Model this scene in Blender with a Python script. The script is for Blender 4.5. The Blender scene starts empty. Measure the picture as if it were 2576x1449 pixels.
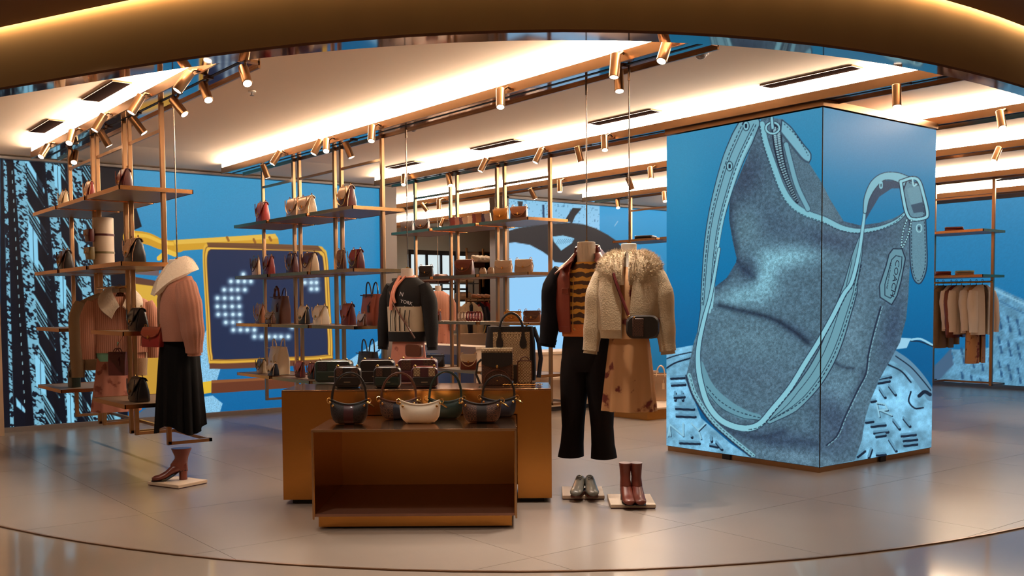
import bpy, bmesh, math, random
import numpy as np
from mathutils import Vector, Matrix
PI = math.pi
rnd = random.Random(7)
# ---------------------------------------------------------------- camera
FP, PITCH, ROLL, YAW, PCY, CAMZ = 2484.0, math.radians(-2.9522), math.radians(-0.3973), math.radians(38.26), 897.6, 1.3
_F = np.array([math.sin(YAW)*math.cos(PITCH), math.cos(YAW)*math.cos(PITCH), math.sin(PITCH)])
_R = np.array([math.cos(YAW), -math.sin(YAW), 0.0]); _U = np.cross(_R, _F)
_R2 = _R*math.cos(ROLL)+_U*math.sin(ROLL); _U2 = -_R*math.sin(ROLL)+_U*math.cos(ROLL)
_C = np.array([0, 0, CAMZ])
cd = bpy.data.cameras.new('camera'); cam = bpy.data.objects.new('camera', cd)
bpy.context.scene.collection.objects.link(cam)
cd.sensor_width = 36; cd.lens = FP/2576*36; cd.shift_y = (PCY-724.5)/2576; cd.clip_start = .05; cd.clip_end = 200
cam.matrix_world = Matrix(((_R2[0], _U2[0], -_F[0], 0), (_R2[1], _U2[1], -_F[1], 0), (_R2[2], _U2[2], -_F[2], CAMZ), (0, 0, 0, 1)))
S = bpy.context.scene; S.camera = cam
# ---------------------------------------------------------------- world, exposure
S.view_settings.view_transform = 'Standard'; S.view_settings.look = 'None'
S.view_settings.exposure = 0.0; S.view_settings.gamma = 1; S.view_settings.use_curve_mapping = False
w = bpy.data.worlds.new('world'); S.world = w; w.use_nodes = True
w.node_tree.nodes['Background'].inputs[0].default_value = (0.10, 0.055, 0.028, 1)
w.node_tree.nodes['Background'].inputs[1].default_value = 1.9
SPOT_W = 66.0
STRIP_E = 54.0
COVE_E = 25.0
WARM = (1.0, 0.87, 0.74)
# ---------------------------------------------------------------- measuring helpers (photograph -> plane in the shop)
def ray(px, py): return _F+_R2*(px-1288)/FP-_U2*(py-PCY)/FP
def onz(px, py, z):
    d = ray(px, py); return Vector(_C+d*((z-CAMZ)/d[2]))
def onx(px, py, x):
    d = ray(px, py); return Vector(_C+d*(x/d[0]))
def ony(px, py, y):
    d = ray(px, py); return Vector(_C+d*(y/d[1]))
def pj(P):
    P = np.atleast_2d(np.asarray(P, float))-_C; d = P@_F
    return 1288+FP*(P@_R2)/d, PCY-FP*(P@_U2)/d
def yat(px, X, z):                       # y of the point (X, y, z) seen in column px
    a, b = 2.0, 30.0
    for _ in range(40):
        m = (a+b)/2
        if pj((X, m, z))[0][0] > px: a = m
        else: b = m
    return a
def cdir(r, f): return Vector((r*math.cos(YAW)+f*math.sin(YAW), -r*math.sin(YAW)+f*math.cos(YAW), 0))   # facade-aligned vector
FR = -YAW                               # rotation of things that face the entrance
# ---------------------------------------------------------------- mesh helpers
C = S.collection
def lk(o, parent=None):
    C.objects.link(o)
    if parent: o.parent = parent
    return o
def tag(o, label=None, cat=None, group=None, kind=None):
    for k, v in (('label', label), ('category', cat), ('group', group), ('kind', kind)):
        if v: o[k] = v
    return o
def thing(name, label, cat, loc, rz=0, group=None):
    o = bpy.data.objects.new(name, None); lk(o); o.empty_display_size = .05
    o.location = loc; o.rotation_euler = (0, 0, rz); return tag(o, label, cat, group)
def V3(p): return Vector((float(p[0]), float(p[1]), float(p[2])))
class MB:
    def __init__(s): s.v = []; s.f = []; s.M = Matrix.Identity(4)
    def add(s, vs, fs):
        n = len(s.v); s.v += [tuple(s.M@V3(p)) for p in vs]; s.f += [tuple(i+n for i in f) for f in fs]; return s
    def box(s, x0, x1, y0, y1, z0, z1):
        return s.add([(x0,y0,z0),(x1,y0,z0),(x1,y1,z0),(x0,y1,z0),(x0,y0,z1),(x1,y0,z1),(x1,y1,z1),(x0,y1,z1)],
                     [(0,3,2,1),(4,5,6,7),(0,1,5,4),(1,2,6,5),(2,3,7,6),(3,0,4,7)])
    def loft(s, rings, c0=True, c1=True, closed=True):
        n = len(rings[0]); vs = [p for r in rings for p in r]; fs = []
        for i in range(len(rings)-1):
            for j in range(n if closed else n-1):
                k = (j+1) % n; fs.append((i*n+j, i*n+k, (i+1)*n+k, (i+1)*n+j))
        if c0: fs.append(tuple(range(n-1, -1, -1)))
        if c1: m = (len(rings)-1)*n; fs.append(tuple(range(m, m+n)))
        return s.add(vs, fs)
    def tube(s, path, r, n=8, flat=1.0, caps=True, up=None, rib=0):
        P = [V3(p) for p in path]; rings = []; rr = r if hasattr(r, '__len__') else [r]*len(P)
        ref = V3(up) if up else None
        for i, p in enumerate(P):
            t = (P[min(i+1, len(P)-1)]-P[max(i-1, 0)]).normalized()
            a = ref if ref else (Vector((0, 0, 1)) if abs(t.z) < .9 else Vector((0, 1, 0)))
            if ref is None and i: a = pb
            b = t.cross(a)
            if b.length < 1e-5: b = t.cross(Vector((1, 0, 0)))
            b.normalize(); c = b.cross(t).normalized(); pb = c
            rings.append([p+(b*math.cos(q)*flat+c*math.sin(q))*rr[i]*(1+rib*(k % 4 < 2)) for k, q in enumerate([2*PI*k/n for k in range(n)])])
        return s.loft(rings, caps, caps)
    def cyl(s, p0, p1, r0, r1=None, n=12): return s.tube([p0, p1], [r0, r0 if r1 is None else r1], n)
    def lathe(s, prof, n=16, sx=1, sy=1): return s.loft([[(math.cos(2*PI*k/n)*r*sx, math.sin(2*PI*k/n)*r*sy, z) for k in range(n)] for r, z in prof])
    def ball(s, c, rx, ry, rz, n=10, m=7):
        return s.loft([[(c[0]+rx*math.sin(PI*(i+.01)/(m-1+.02))*math.cos(2*PI*k/n), c[1]+ry*math.sin(PI*(i+.01)/(m-1+.02))*math.sin(2*PI*k/n), c[2]-rz*math.cos(PI*(i+.01)/(m-1+.02))) for k in range(n)] for i in range(m)])
    def prism(s, poly, y0, y1):           # polygon in xz, thickness along y
        n = len(poly); vs = [(x, y0, z) for x, z in poly]+[(x, y1, z) for x, z in poly]
        return s.add(vs, [tuple(range(n)), tuple(range(2*n-1, n-1, -1))]+[(i, i+n, (i+1) % n+n, (i+1) % n) for i in range(n)])
    def sheet(s, G, th, wrap=False):      # G[i][j] points; solid sheet
        G = np.array([[tuple(p) for p in r] for r in G], float); a, b = G.shape[:2]
        du = np.gradient(G, axis=0); dv = np.gradient(G, axis=1)
        if wrap: dv[:, 0] = G[:, 1]-G[:, -1]; dv[:, -1] = G[:, 0]-G[:, -2]
        n = np.cross(du, dv); n /= np.linalg.norm(n, axis=2, keepdims=True)+1e-9
        A = (G+n*th/2).reshape(-1, 3); B = (G-n*th/2).reshape(-1, 3); N = a*b; fs = []
        for i in range(a-1):
            for j in range(b if wrap else b-1):
                k = (j+1) % b; q = (i*b+j, i*b+k, (i+1)*b+k, (i+1)*b+j)
                fs.append(q); fs.append(tuple(N+t for t in q[::-1]))
        def edge(ids):
            for p, q in zip(ids[:-1], ids[1:]): fs.append((q, p, p+N, q+N))
        top = list(range(b)); bot = list(range((a-1)*b, a*b))
        if wrap: top.append(0); bot.append((a-1)*b)
        edge(top); edge(bot[::-1])
        if not wrap: edge([i*b for i in range(a-1, -1, -1)]); edge([i*b+b-1 for i in range(a)])
        return s.add(np.vstack([A, B]), fs)
    def mesh(s, name, mat, smooth=35):
        m = bpy.data.meshes.new(name); m.from_pydata(s.v, [], s.f); m.materials.append(mat)
        bm = bmesh.new(); bm.from_mesh(m); bmesh.ops.recalc_face_normals(bm, faces=bm.faces); bm.to_mesh(m); bm.free()
        if smooth:
            m.polygons.foreach_set('use_smooth', [True]*len(m.polygons))
            m.set_sharp_from_angle(angle=math.radians(smooth))
        return m
    def obj(s, name, mat, parent=None, smooth=35, bevel=0):
        o = bpy.data.objects.new(name, s.mesh(name, mat, smooth)); lk(o, parent)
        if bevel:
            b = o.modifiers.new('bevel', 'BEVEL'); b.width = bevel; b.segments = 2; b.limit_method = 'ANGLE'; b.angle_limit = .6
        return o
def struct(name, mb, mat, smooth=35): return tag(mb.obj(name, mat, None, smooth), kind='structure')
def rrect(w, d, r, n=4, cx=0, cy=0, z=0):
    r = min(r, w/2-.0005, d/2-.0005); out = []
    for qx, qy, a0 in ((1, 1, 0), (-1, 1, PI/2), (-1, -1, PI), (1, -1, 1.5*PI)):
        for k in range(n+1):
            a = a0+PI/2*k/n; out.append((cx+qx*(w/2-r)+r*math.cos(a), cy+qy*(d/2-r)+r*math.sin(a), z))
    return out
# ---------------------------------------------------------------- materials
def lin(c): return tuple(((x/255)/12.92 if x/255 <= .04045 else ((x/255+.055)/1.055)**2.4) for x in c)
MATS = {}
def mat(name, col, rough=.5, metal=0, bump=0, bscale=80, var=0, vscale=6, emit=None, es=1, spec=.5, coat=0, trans=0, aniso=0, sheen=0):
    if name in MATS: return MATS[name]
    m = bpy.data.materials.new(name); m.use_nodes = True; nt = m.node_tree; b = nt.nodes['Principled BSDF']
    c = lin(col)+(1,); b.inputs['Base Color'].default_value = c
    b.inputs['Roughness'].default_value = rough; b.inputs['Metallic'].default_value = metal
    b.inputs['Specular IOR Level'].default_value = spec; b.inputs['Coat Weight'].default_value = coat
    b.inputs['Transmission Weight'].default_value = trans; b.inputs['Anisotropic'].default_value = aniso
    b.inputs['Sheen Weight'].default_value = sheen
    tc = nt.nodes.new('ShaderNodeTexCoord')
    if var:
        n = nt.nodes.new('ShaderNodeTexNoise'); n.inputs['Scale'].default_value = vscale; n.inputs['Detail'].default_value = 5
        nt.links.new(tc.outputs['Object'], n.inputs['Vector'])
        r = nt.nodes.new('ShaderNodeMixRGB'); r.inputs[1].default_value = tuple(x*(1-var) for x in c[:3])+(1,); r.inputs[2].default_value = tuple(min(1, x*(1+var)) for x in c[:3])+(1,)
        nt.links.new(n.outputs['Fac'], r.inputs[0]); nt.links.new(r.outputs[0], b.inputs['Base Color'])
    if bump:
        n = nt.nodes.new('ShaderNodeTexNoise'); n.inputs['Scale'].default_value = bscale; n.inputs['Detail'].default_value = 3
        nt.links.new(tc.outputs['Object'], n.inputs['Vector'])
        u = nt.nodes.new('ShaderNodeBump'); u.inputs['Strength'].default_value = bump; u.inputs['Distance'].default_value = .004
        nt.links.new(n.outputs['Fac'], u.inputs['Height']); nt.links.new(u.outputs[0], b.inputs['Normal'])
    if emit:
        b.inputs['Emission Color'].default_value = lin(emit)+(1,); b.inputs['Emission Strength'].default_value = es
    MATS[name] = m; return m
def patmat(name, c0, c1, kind='checker', scale=60, rough=.5, bump=0):    # small woven / printed patterns
    if name in MATS: return MATS[name]
    m = mat(name, c0, rough); nt = m.node_tree; b = nt.nodes['Principled BSDF']
    tc = [n for n in nt.nodes if n.type == 'TEX_COORD'][0]
    if kind == 'monogram':
        v = nt.nodes.new('ShaderNodeTexVoronoi'); v.inputs['Scale'].default_value = scale; v.inputs['Randomness'].default_value = .15
        nt.links.new(tc.outputs['Object'], v.inputs['Vector'])
        mth = nt.nodes.new('ShaderNodeMath'); mth.operation = 'PINGPONG'; mth.inputs[1].default_value = .16
        nt.links.new(v.outputs['Distance'], mth.inputs[0]); fac = mth.outputs[0]
        r = nt.nodes.new('ShaderNodeValToRGB'); r.color_ramp.elements[0].position = .05; r.color_ramp.elements[1].position = .1
    elif kind == 'rib':
        v = nt.nodes.new('ShaderNodeTexWave'); v.inputs['Scale'].default_value = scale; v.bands_direction = 'X'; v.inputs['Distortion'].default_value = .6
        nt.links.new(tc.outputs['Object'], v.inputs['Vector']); fac = v.outputs['Fac']
        r = nt.nodes.new('ShaderNodeValToRGB'); r.color_ramp.elements[0].position = .2; r.color_ramp.elements[1].position = .75
    elif kind == 'band':
        v = nt.nodes.new('ShaderNodeTexWave'); v.inputs['Scale'].default_value = scale; v.bands_direction = 'Z'; v.inputs['Distortion'].default_value = 3; v.inputs['Detail Scale'].default_value = 3
        nt.links.new(tc.outputs['Object'], v.inputs['Vector']); fac = v.outputs['Fac']
        r = nt.nodes.new('ShaderNodeValToRGB'); r.color_ramp.elements[0].position = .4; r.color_ramp.elements[1].position = .55
    else:                                 # scattered flowers / marks
        v = nt.nodes.new('ShaderNodeTexNoise'); v.inputs['Scale'].default_value = scale; v.inputs['Detail'].default_value = 4
        nt.links.new(tc.outputs['Object'], v.inputs['Vector']); fac = v.outputs['Fac']
        r = nt.nodes.new('ShaderNodeValToRGB'); r.color_ramp.elements[0].position = .58; r.color_ramp.elements[1].position = .64
    r.color_ramp.elements[0].color = lin(c0)+(1,); r.color_ramp.elements[1].color = lin(c1)+(1,)
    nt.links.new(fac, r.inputs[0]); nt.links.new(r.outputs[0], b.inputs['Base Color'])
    if bump:
        u = nt.nodes.new('ShaderNodeBump'); u.inputs['Strength'].default_value = bump; u.inputs['Distance'].default_value = .005
        nt.links.new(fac, u.inputs['Height']); nt.links.new(u.outputs[0], b.inputs['Normal'])
    return m
BRASS = mat('brass', (170, 134, 100), .3, 1, var=.08, vscale=3)
BRASSD = mat('brass_dark', (112, 82, 60), .38, 1)
GOLD = mat('gold', (225, 180, 110), .18, 1)
TABLE = mat('table_brass', (188, 130, 66), .19, 1, var=.05, vscale=2, bump=.02, bscale=14)
TABTOP = mat('table_top', (158, 118, 88), .16, 1)
MIRR = mat('polished_soffit', (190, 170, 165), .06, 1)
BRONZE = mat('bronze_fascia', (150, 122, 92), .5, .85, var=.06, vscale=1.5)
CEIL = mat('ceiling_paint', (226, 203, 180), .9, bump=.03, bscale=40)
FLOORM = mat('floor_stone', (136, 124, 115), .27, var=.06, vscale=1.3)
JOINT = mat('floor_joint', (120, 108, 98), .35)
MALL = mat('mall_stone', (150, 138, 128), .1, var=.1, vscale=.8, coat=.2)
GREYW = mat('grey_wall', (120, 112, 110), .6)
BEIGE = mat('beige_wall', (176, 150, 124), .7)
DARK = mat('black_slot', (24, 18, 16), .6)
VENT = mat('vent_black', (20, 13, 11), 1, spec=0)
SHELFM = mat('shelf_bronze', (128, 104, 84), .45, .25)
STRIP = mat('light_strip', (255, 235, 210), .5, emit=(255, 232, 204), es=STRIP_E)
COVE = mat('cove_strip', (255, 220, 160), .5, emit=(255, 214, 146), es=COVE_E)
LENS = mat('lamp_lens', (255, 240, 220), .4, emit=(255, 235, 205), es=14)
WHITE = mat('white_form', (226, 214, 200), .45)
CREAM = mat('cream_lacquer', (214, 192, 168), .45)
BLACK = mat('black_leather', (22, 18, 18), .35, bump=.15)
# ---------------------------------------------------------------- room shell
Fl = [(-3.49, 6.9), (-2.18, 6.22), (-.96, 5.75), (.01, 5.57), (.93, 5.63), (1.67, 5.86), (2.53, 6.27), (3.68, 7.12)]
Fg = [(-3.05, 5.80), (-2.18, 5.41), (-1.32, 5.06), (-.58, 4.85), (-.01, 4.75), (.6, 4.77), (1.32, 4.93), (2.15, 5.25), (2.98, 5.70)]
def curve(P, deg=4):
    c = np.polyfit([p[0] for p in P], [p[1] for p in P], deg); a, b = P[0][0], P[-1][0]; dc = np.polyder(c)
    def f(r):
        if r < a: return np.polyval(c, a)+np.polyval(dc, a)*(r-a)
        if r > b: return np.polyval(c, b)+np.polyval(dc, b)*(r-b)
        return np.polyval(c, r)
    return f
lipf, inlf = curve(Fl), curve(Fg, 2)
def c2w(r, d, z): v = cdir(r, d); return (v.x, v.y, z)
RS = [x*.3 for x in range(-22, 23)]
floor = struct('floor', MB().box(-8, 19, -6, 23, -.12, -.006), MALL)
arc = [(r, inlf(r)) for r in RS]; arcw = [c2w(r, d, 0)[:2] for r, d in arc]
def clip(poly, keep):                    # Sutherland-Hodgman with the convex entrance curve
    for (a, b) in zip(arcw[:-1], arcw[1:]):
        nx, ny = -(b[1]-a[1]), b[0]-a[0]; out = []
        for i, p in enumerate(poly):
            q = poly[(i+1) % len(poly)]; sp = (p[0]-a[0])*nx+(p[1]-a[1])*ny; sq = (q[0]-a[0])*nx+(q[1]-a[1])*ny
            if sp >= 0: out.append(p)
            if (sp >= 0) != (sq >= 0): t = sp/(sp-sq); out.append((p[0]+(q[0]-p[0])*t, p[1]+(q[1]-p[1])*t))
        poly = out
        if len(poly) < 3: return None
    return poly
tw, tl, g = 1.2, 1.2, .0014
full = None
for i in range(-2, 14):
    for j in range(0, 14):
        x0, y0 = -.4+i*tw, .3+j*tl; pl = [(x0+g, y0+g), (x0+tw-g, y0+g), (x0+tw-g, y0+tl-g), (x0+g, y0+tl-g)]
        cx, cy = pj((x0+tw/2, y0+tl/2, 0)) if x0*.62+y0*.79 > 2.5 else ((9e3,), (0,))
        if cx[0] < -300 or cx[0] > 2900 or y0 > 17: continue
        c = clip(pl, True)
        if not c: continue
        if len(c) == 4 and c == pl:
            if full is None: full = MB().add([(a, b, z) for z in (-.006, 0) for a, b in [(g-tw/2, g-tl/2), (tw/2-g, g-tl/2), (tw/2-g, tl/2-g), (g-tw/2, tl/2-g)]], [(0,3,2,1),(4,5,6,7),(0,1,5,4),(1,2,6,5),(2,3,7,6),(3,0,4,7)]).mesh('tile', FLOORM, 0)
            o = bpy.data.objects.new('tile', full); o.location = (x0+tw/2, y0+tl/2, 0); lk(o, floor)
        else:
            n = len(c); MB().add([(a, b, -.006) for a, b in c]+[(a, b, 0) for a, b in c], [tuple(range(n-1, -1, -1)), tuple(range(n, 2*n))]+[(k, (k+1) % n, (k+1) % n+n, k+n) for k in range(n)]).obj('tile', FLOORM, floor, 0)
m = MB(); m.loft([[c2w(r, inlf(r)-.012, -.006), c2w(r, inlf(r)+.004, -.006), c2w(r, inlf(r)+.004, .001), c2w(r, inlf(r)-.012, .001)] for r in RS])
struct('trim_1', m, BRASSD)
# ceiling: flat field at 3.08, sloping down to the screen wall
m = MB(); ZC = 2.985
lip_in = [(r, lipf(r)+.03) for r in RS]
m.loft([[c2w(r, d, ZC), c2w(r, d, ZC+.05)] for r, d in lip_in]+[], False, False) if False else None
near = [c2w(r, d, ZC)[:2] for r, d in lip_in]
n = len(near); far = [(-3, 10.7) for _ in range(n)]
vs = [(x, y, ZC) for x, y in near]+[(x, 10.55, ZC) for x in np.linspace(-3.5, 17, n)]
m.add(vs, [(k, k+1, n+k+1, n+k) for k in range(n-1)])
m.add([(-3.5, 10.55, ZC), (7.05, 10.55, ZC), (7.05, 11.53, 2.90), (-3.5, 11.53, 2.90)], [(0, 1, 2, 3)])
m.add([(9.0, 10.55, ZC), (17, 10.55, ZC), (17, 11.53, 2.91), (9.0, 11.53, 2.91)], [(0, 1, 2, 3)])
m.add([(7.05, 10.55, ZC), (9.0, 10.55, ZC), (9.0, 19, ZC), (7.05, 19, ZC)], [(0, 1, 2, 3)])
m.add([(4.5, 11.7, ZC), (7.05, 11.7, ZC), (7.05, 19, ZC), (4.5, 19, ZC)], [(0, 1, 2, 3)])
m.add([(9.0, 11.7, ZC), (13, 11.7, ZC), (13, 19, ZC), (9.0, 19, ZC)], [(0, 1, 2, 3)])
vs2 = [(a, b, c+.15) for a, b, c in m.v]; m.v += []; 
m.box(-4, 17, 3.0, 19, 3.45, 3.5)
struct('ceiling', m, CEIL)
# fascia, mirrored lip, mall ceiling, cove strip
ft = 3.215
m = MB(); m.loft([[c2w(r, lipf(r)+dd, z) for dd, z in ((0, 2.832), (.0, ft+.12), (.03, ft+.12), (.03, 2.832))] for r in RS]); struct('trim_2', m, BRONZE)
m = MB(); m.loft([[c2w(r, lipf(r)+dd, z) for dd, z in ((-.004, 2.815), (-.004, 2.831), (.16, 2.831), (.16, 2.815))] for r in RS]); struct('trim_3', m, MIRR)
m = MB(); m.loft([[c2w(r, lipf(r)+dd, z) for dd, z in ((.145, 2.832), (.145, ZC+.02), (.16, ZC+.02), (.16, 2.832))] for r in RS]); struct('trim_4', m, CEIL)
MCEIL = mat('mall_ceiling', (120, 84, 58), .55, .3)
m = MB()
m.loft([[c2w(r, lipf(r)-a, z) for a, z in ((.065, ft), (.065, ft+.03), (.52, ft+.03), (.52, ft))] for r in RS])
m.loft([[c2w(r, lipf(r)-a, z) for a, z in ((.57, ft+.0), (.57, ft+.05), (3.5, ft+.05), (3.5, ft))] for r in RS])
m.loft([[c2w(r, lipf(r)-a, z) for a, z in ((.5, ft+.1), (.5, ft+.12), (.6, ft+.12), (.6, ft+.1))] for r in RS])
struct('ceiling_1', m, MCEIL)
m = MB(); m.loft([[c2w(r, lipf(r)-a, z) for a, z in ((.012, ft+.03), (.012, ft+.045), (.06, ft+.045), (.06, ft+.03))] for r in RS]); struct('trim_5', m, COVE)
# unseen downlights added in the mall ceiling to brighten the entrance floor
for k, r_ in enumerate((-3.3, -1.6, .3, 2.4, 4.0)):
    q_ = c2w(r_, lipf(r_)-1.15, ft)
    m = MB(); m.M = Matrix.Translation(q_); m.lathe([(.05, -.002), (.062, -.004), (.062, .0), (.05, .02), (.0, .02)], 20); o = m.obj('downlight', BRASSD); tag(o, 'added unseen ceiling downlight outside the shop entrance, %s from the left' % ('first', 'second', 'third', 'fourth', 'fifth')[k], 'downlight')
    ld = bpy.data.lights.new('lamp', 'SPOT'); ld.energy = (125, 60, 22, 32, 30)[k]; ld.color = WARM; ld.spot_size = 1.25; ld.spot_blend = .5; ld.shadow_soft_size = .04
    lo = bpy.data.objects.new('lamp', ld); lk(lo, o); lo.location = (q_[0], q_[1], q_[2]-.01); dv = cdir((.5, .3, 0, 0, 0)[k], (.55, .4, .1, .2, .2)[k])+Vector((0, 0, -1)); lo.rotation_euler = dv.to_track_quat('-Z', 'Y').to_euler()
# walls
m = MB(); m.box(-1.5, 2.16, 11.2, 11.6, 0, 3.46); struct('wall_left', m, BEIGE)
m = MB(); m.box(2.0, 7.05, 11.56, 11.75, 0, 3.46); m.box(6.83, 7.05, 11.42, 11.6, 0, 2.9); struct('wall_back', m, GREYW)
m = MB(); m.box(2.16, 6.85, 11.40, 11.56, 2.87, 2.895); m.box(2.10, 2.17, 11.40, 11.56, 0, 2.9); m.box(2.16, 6.85, 11.44, 11.56, 0, .05); struct('trim_6', m, GREYW)
m = MB(); m.box(8.95, 15.2, 11.56, 11.75, 0, 3.46); struct('wall_rear', m, GREYW)
m = MB(); m.box(8.9, 15.1, 11.40, 11.56, 2.87, 2.905); m.box(8.86, 8.95, 11.4, 11.75, 0, 2.9); struct('trim_7', m, GREYW)
m = MB(); m.box(15.05, 15.25, 2.5, 11.7, 0, 3.46); struct('wall_right', m, GREYW)
m = MB(); m.box(14.93, 15.05, 2.5, 11.5, 2.85, 2.92); struct('trim_8', m, GREYW)
m = MB(); m.box(4.5, 14, 17.5, 17.7, 0, 3.46); m.box(4.4, 4.5, 11.7, 17.6, 0, 3.46); struct('wall_far', m, BEIGE)

# ---------------------------------------------------------------- LED pictures: colour attributes on real flat panels
class Art:
    def __init__(s, px, py, seed=1):
        s.x, s.y = px, py; s.aa = 1.6; s.c = np.zeros((len(px), 3)); s.r = np.random.RandomState(seed)
    def box(s, a, b, c, d): return np.nonzero((s.x >= a) & (s.x <= c) & (s.y >= b) & (s.y <= d))[0]
    def put(s, i, col, al=1.0):
        al = np.asarray(al)[..., None] if np.ndim(al) else al
        s.c[i] = s.c[i]*(1-al)+np.array(col, float)*al
    def grad(s, stops):
        ys = [a for a, _ in stops]
        for k in range(3): s.c[:, k] = np.interp(s.y, ys, [c[k] for _, c in stops])
    def poly(s, P, col, al=1.0):
        P = np.array(P, float); e = s.aa; i = s.box(P[:, 0].min()-e, P[:, 1].min()-e, P[:, 0].max()+e, P[:, 1].max()+e)
        X, Y = s.x[i], s.y[i]; ins = np.zeros(len(i), bool); D = np.full(len(i), 1e9)
        for (x0, y0), (x1, y1) in zip(P, np.roll(P, -1, 0)):
            dx, dy = x1-x0, y1-y0; l2 = dx*dx+dy*dy
            if l2 < 1e-9: continue
            t = np.clip(((X-x0)*dx+(Y-y0)*dy)/l2, 0, 1); D = np.minimum(D, (X-x0-t*dx)**2+(Y-y0-t*dy)**2)
            if dy: ins ^= ((y0 > Y) != (y1 > Y)) & (X < dx*(Y-y0)/dy+x0)
        D = np.sqrt(D); a = np.clip(np.where(ins, D, -D)/s.aa+.5, 0, 1); k = a > 0; s.put(i[k], col, a[k]*al); return i[ins]
    def stroke(s, P, w, col, al=1.0, dash=None, soft=0, mask=None):
        P = np.array(P, float); W = np.interp(np.linspace(0, 1, len(P)), np.linspace(0, 1, len(w)), w) if hasattr(w, '__len__') else np.full(len(P), w)
        mw = W.max()/2+soft*2; i = s.box(P[:, 0].min()-mw, P[:, 1].min()-mw, P[:, 0].max()+mw, P[:, 1].max()+mw)
        if mask is not None: i = np.intersect1d(i, mask)
        if not len(i): return i
        best = np.full(len(i), 1e9); arc = np.zeros(len(i)); L = 0
        for k in range(len(P)-1):
            d = P[k+1]-P[k]; l = math.hypot(*d)
            if l < 1e-6: continue
            t = np.clip(((s.x[i]-P[k][0])*d[0]+(s.y[i]-P[k][1])*d[1])/l/l, 0, 1)
            q = np.hypot(s.x[i]-P[k][0]-t*d[0], s.y[i]-P[k][1]-t*d[1])-(W[k]+(W[k+1]-W[k])*t)/2
            u = q < best; best[u] = q[u]; arc[u] = L+t[u]*l; L += l
        a = np.clip(-best+.5, 0, 1) if not soft else 1/(1+np.exp(best/soft*1.5))
        if dash: a = a*((arc % (dash[0]+dash[1])) < dash[0])
        s.put(i, col, a*al); return i
    def blob(s, x, y, rx, ry, ang, col, al, mask=None):
        i = np.arange(len(s.x)) if mask is None else mask; ca, sa = math.cos(ang), math.sin(ang)
        u = ((s.x[i]-x)*ca+(s.y[i]-y)*sa)/rx; v = (-(s.x[i]-x)*sa+(s.y[i]-y)*ca)/ry
        s.put(i, col, al*np.exp(-(u*u+v*v)))
    def noise(s, i, amp): s.c[i] *= 1+amp*(s.r.rand(len(i), 1)-.5)
    def smooth_noise(s, cell, i, seed=0, st=0):
        r = np.random.RandomState(seed); g = r.rand(64, 64); X, Y = s.x[i]/cell, s.y[i]/cell
        if st: X, Y = (s.x[i]*.78+s.y[i]*.62)/cell, (-s.x[i]*.62+s.y[i]*.78)/(cell/st)
        x0 = np.floor(X).astype(int); y0 = np.floor(Y).astype(int); fx, fy = X-x0, Y-y0; fx = fx*fx*(3-2*fx); fy = fy*fy*(3-2*fy)
        G = lambda a, b: g[a % 64, b % 64]
        return (G(x0, y0)*(1-fx)+G(x0+1, y0)*fx)*(1-fy)+(G(x0, y0+1)*(1-fx)+G(x0+1, y0+1)*fx)*fy
def spl(P, n=8):                         # Catmull-Rom
    P = [np.array(p, float) for p in P]; P = [2*P[0]-P[1]]+P+[2*P[-1]-P[-2]]; out = []
    for k in range(1, len(P)-2):
        for t in np.arange(n)/n:
            a, b, c, d = P[k-1:k+3]; out.append(.5*((2*b)+(c-a)*t+(2*a-5*b+4*c-d)*t*t+(3*b-a-3*c+d)*t**3))
    out.append(P[-2]); return [tuple(p) for p in out]
def ledmat(name, k=1.0):
    m = bpy.data.materials.new(name); m.use_nodes = True; nt = m.node_tree; b = nt.nodes['Principled BSDF']
    a = nt.nodes.new('ShaderNodeVertexColor'); a.layer_name = 'picture'
    b.inputs['Base Color'].default_value = (.01, .01, .012, 1); b.inputs['Roughness'].default_value = .5; b.inputs['Specular IOR Level'].default_value = .08
    nt.links.new(a.outputs[0], b.inputs['Emission Color']); b.inputs['Emission Strength'].default_value = k; return m
LED = ledmat('led_picture', 1.0)
def panel(name, O, ax, ww, hh, cell, draw, parent=None, mt=None):
    nx, nz = int(ww/cell)+1, int(hh/cell)+1; O = np.array(O, float); ax = np.array(ax, float)
    U, W = np.meshgrid(np.linspace(0, ww, nx), np.linspace(0, hh, nz)); U, W = U.ravel(), W.ravel()
    P = O+np.outer(U, ax)+np.outer(W, (0, 0, 1)); px, py = pj(P); art = Art(px, py); draw(art)
    me = bpy.data.meshes.new(name); nf = (nx-1)*(nz-1); i, j = np.meshgrid(np.arange(nx-1), np.arange(nz-1)); q = (j*nx+i).ravel()
    F = np.stack([q, q+1, q+nx+1, q+nx], 1).ravel()
    me.vertices.add(nx*nz); me.vertices.foreach_set('co', P.ravel()); me.loops.add(nf*4); me.loops.foreach_set('vertex_index', F)
    me.polygons.add(nf); me.polygons.foreach_set('loop_start', np.arange(nf)*4); me.update(calc_edges=True)
    at = me.color_attributes.new('picture', 'FLOAT_COLOR', 'POINT'); c = np.clip(art.c, 0, 255)/255
    c = np.where(c <= .04045, c/12.92, ((c+.055)/1.055)**2.4)
    at.data.foreach_set('color', np.hstack([c, np.ones((len(c), 1))]).ravel()); me.materials.append(mt or LED)
    o = bpy.data.objects.new(name, me); lk(o, parent); return o
LB, MB_, DK = (128, 190, 208), (84, 118, 134), (22, 38, 58)
def A(x, y): return (1660+x/2.898, 260+y/2.898)
def B(x, y): return (1660+x/2.898, 720+y/2.898)
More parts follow.
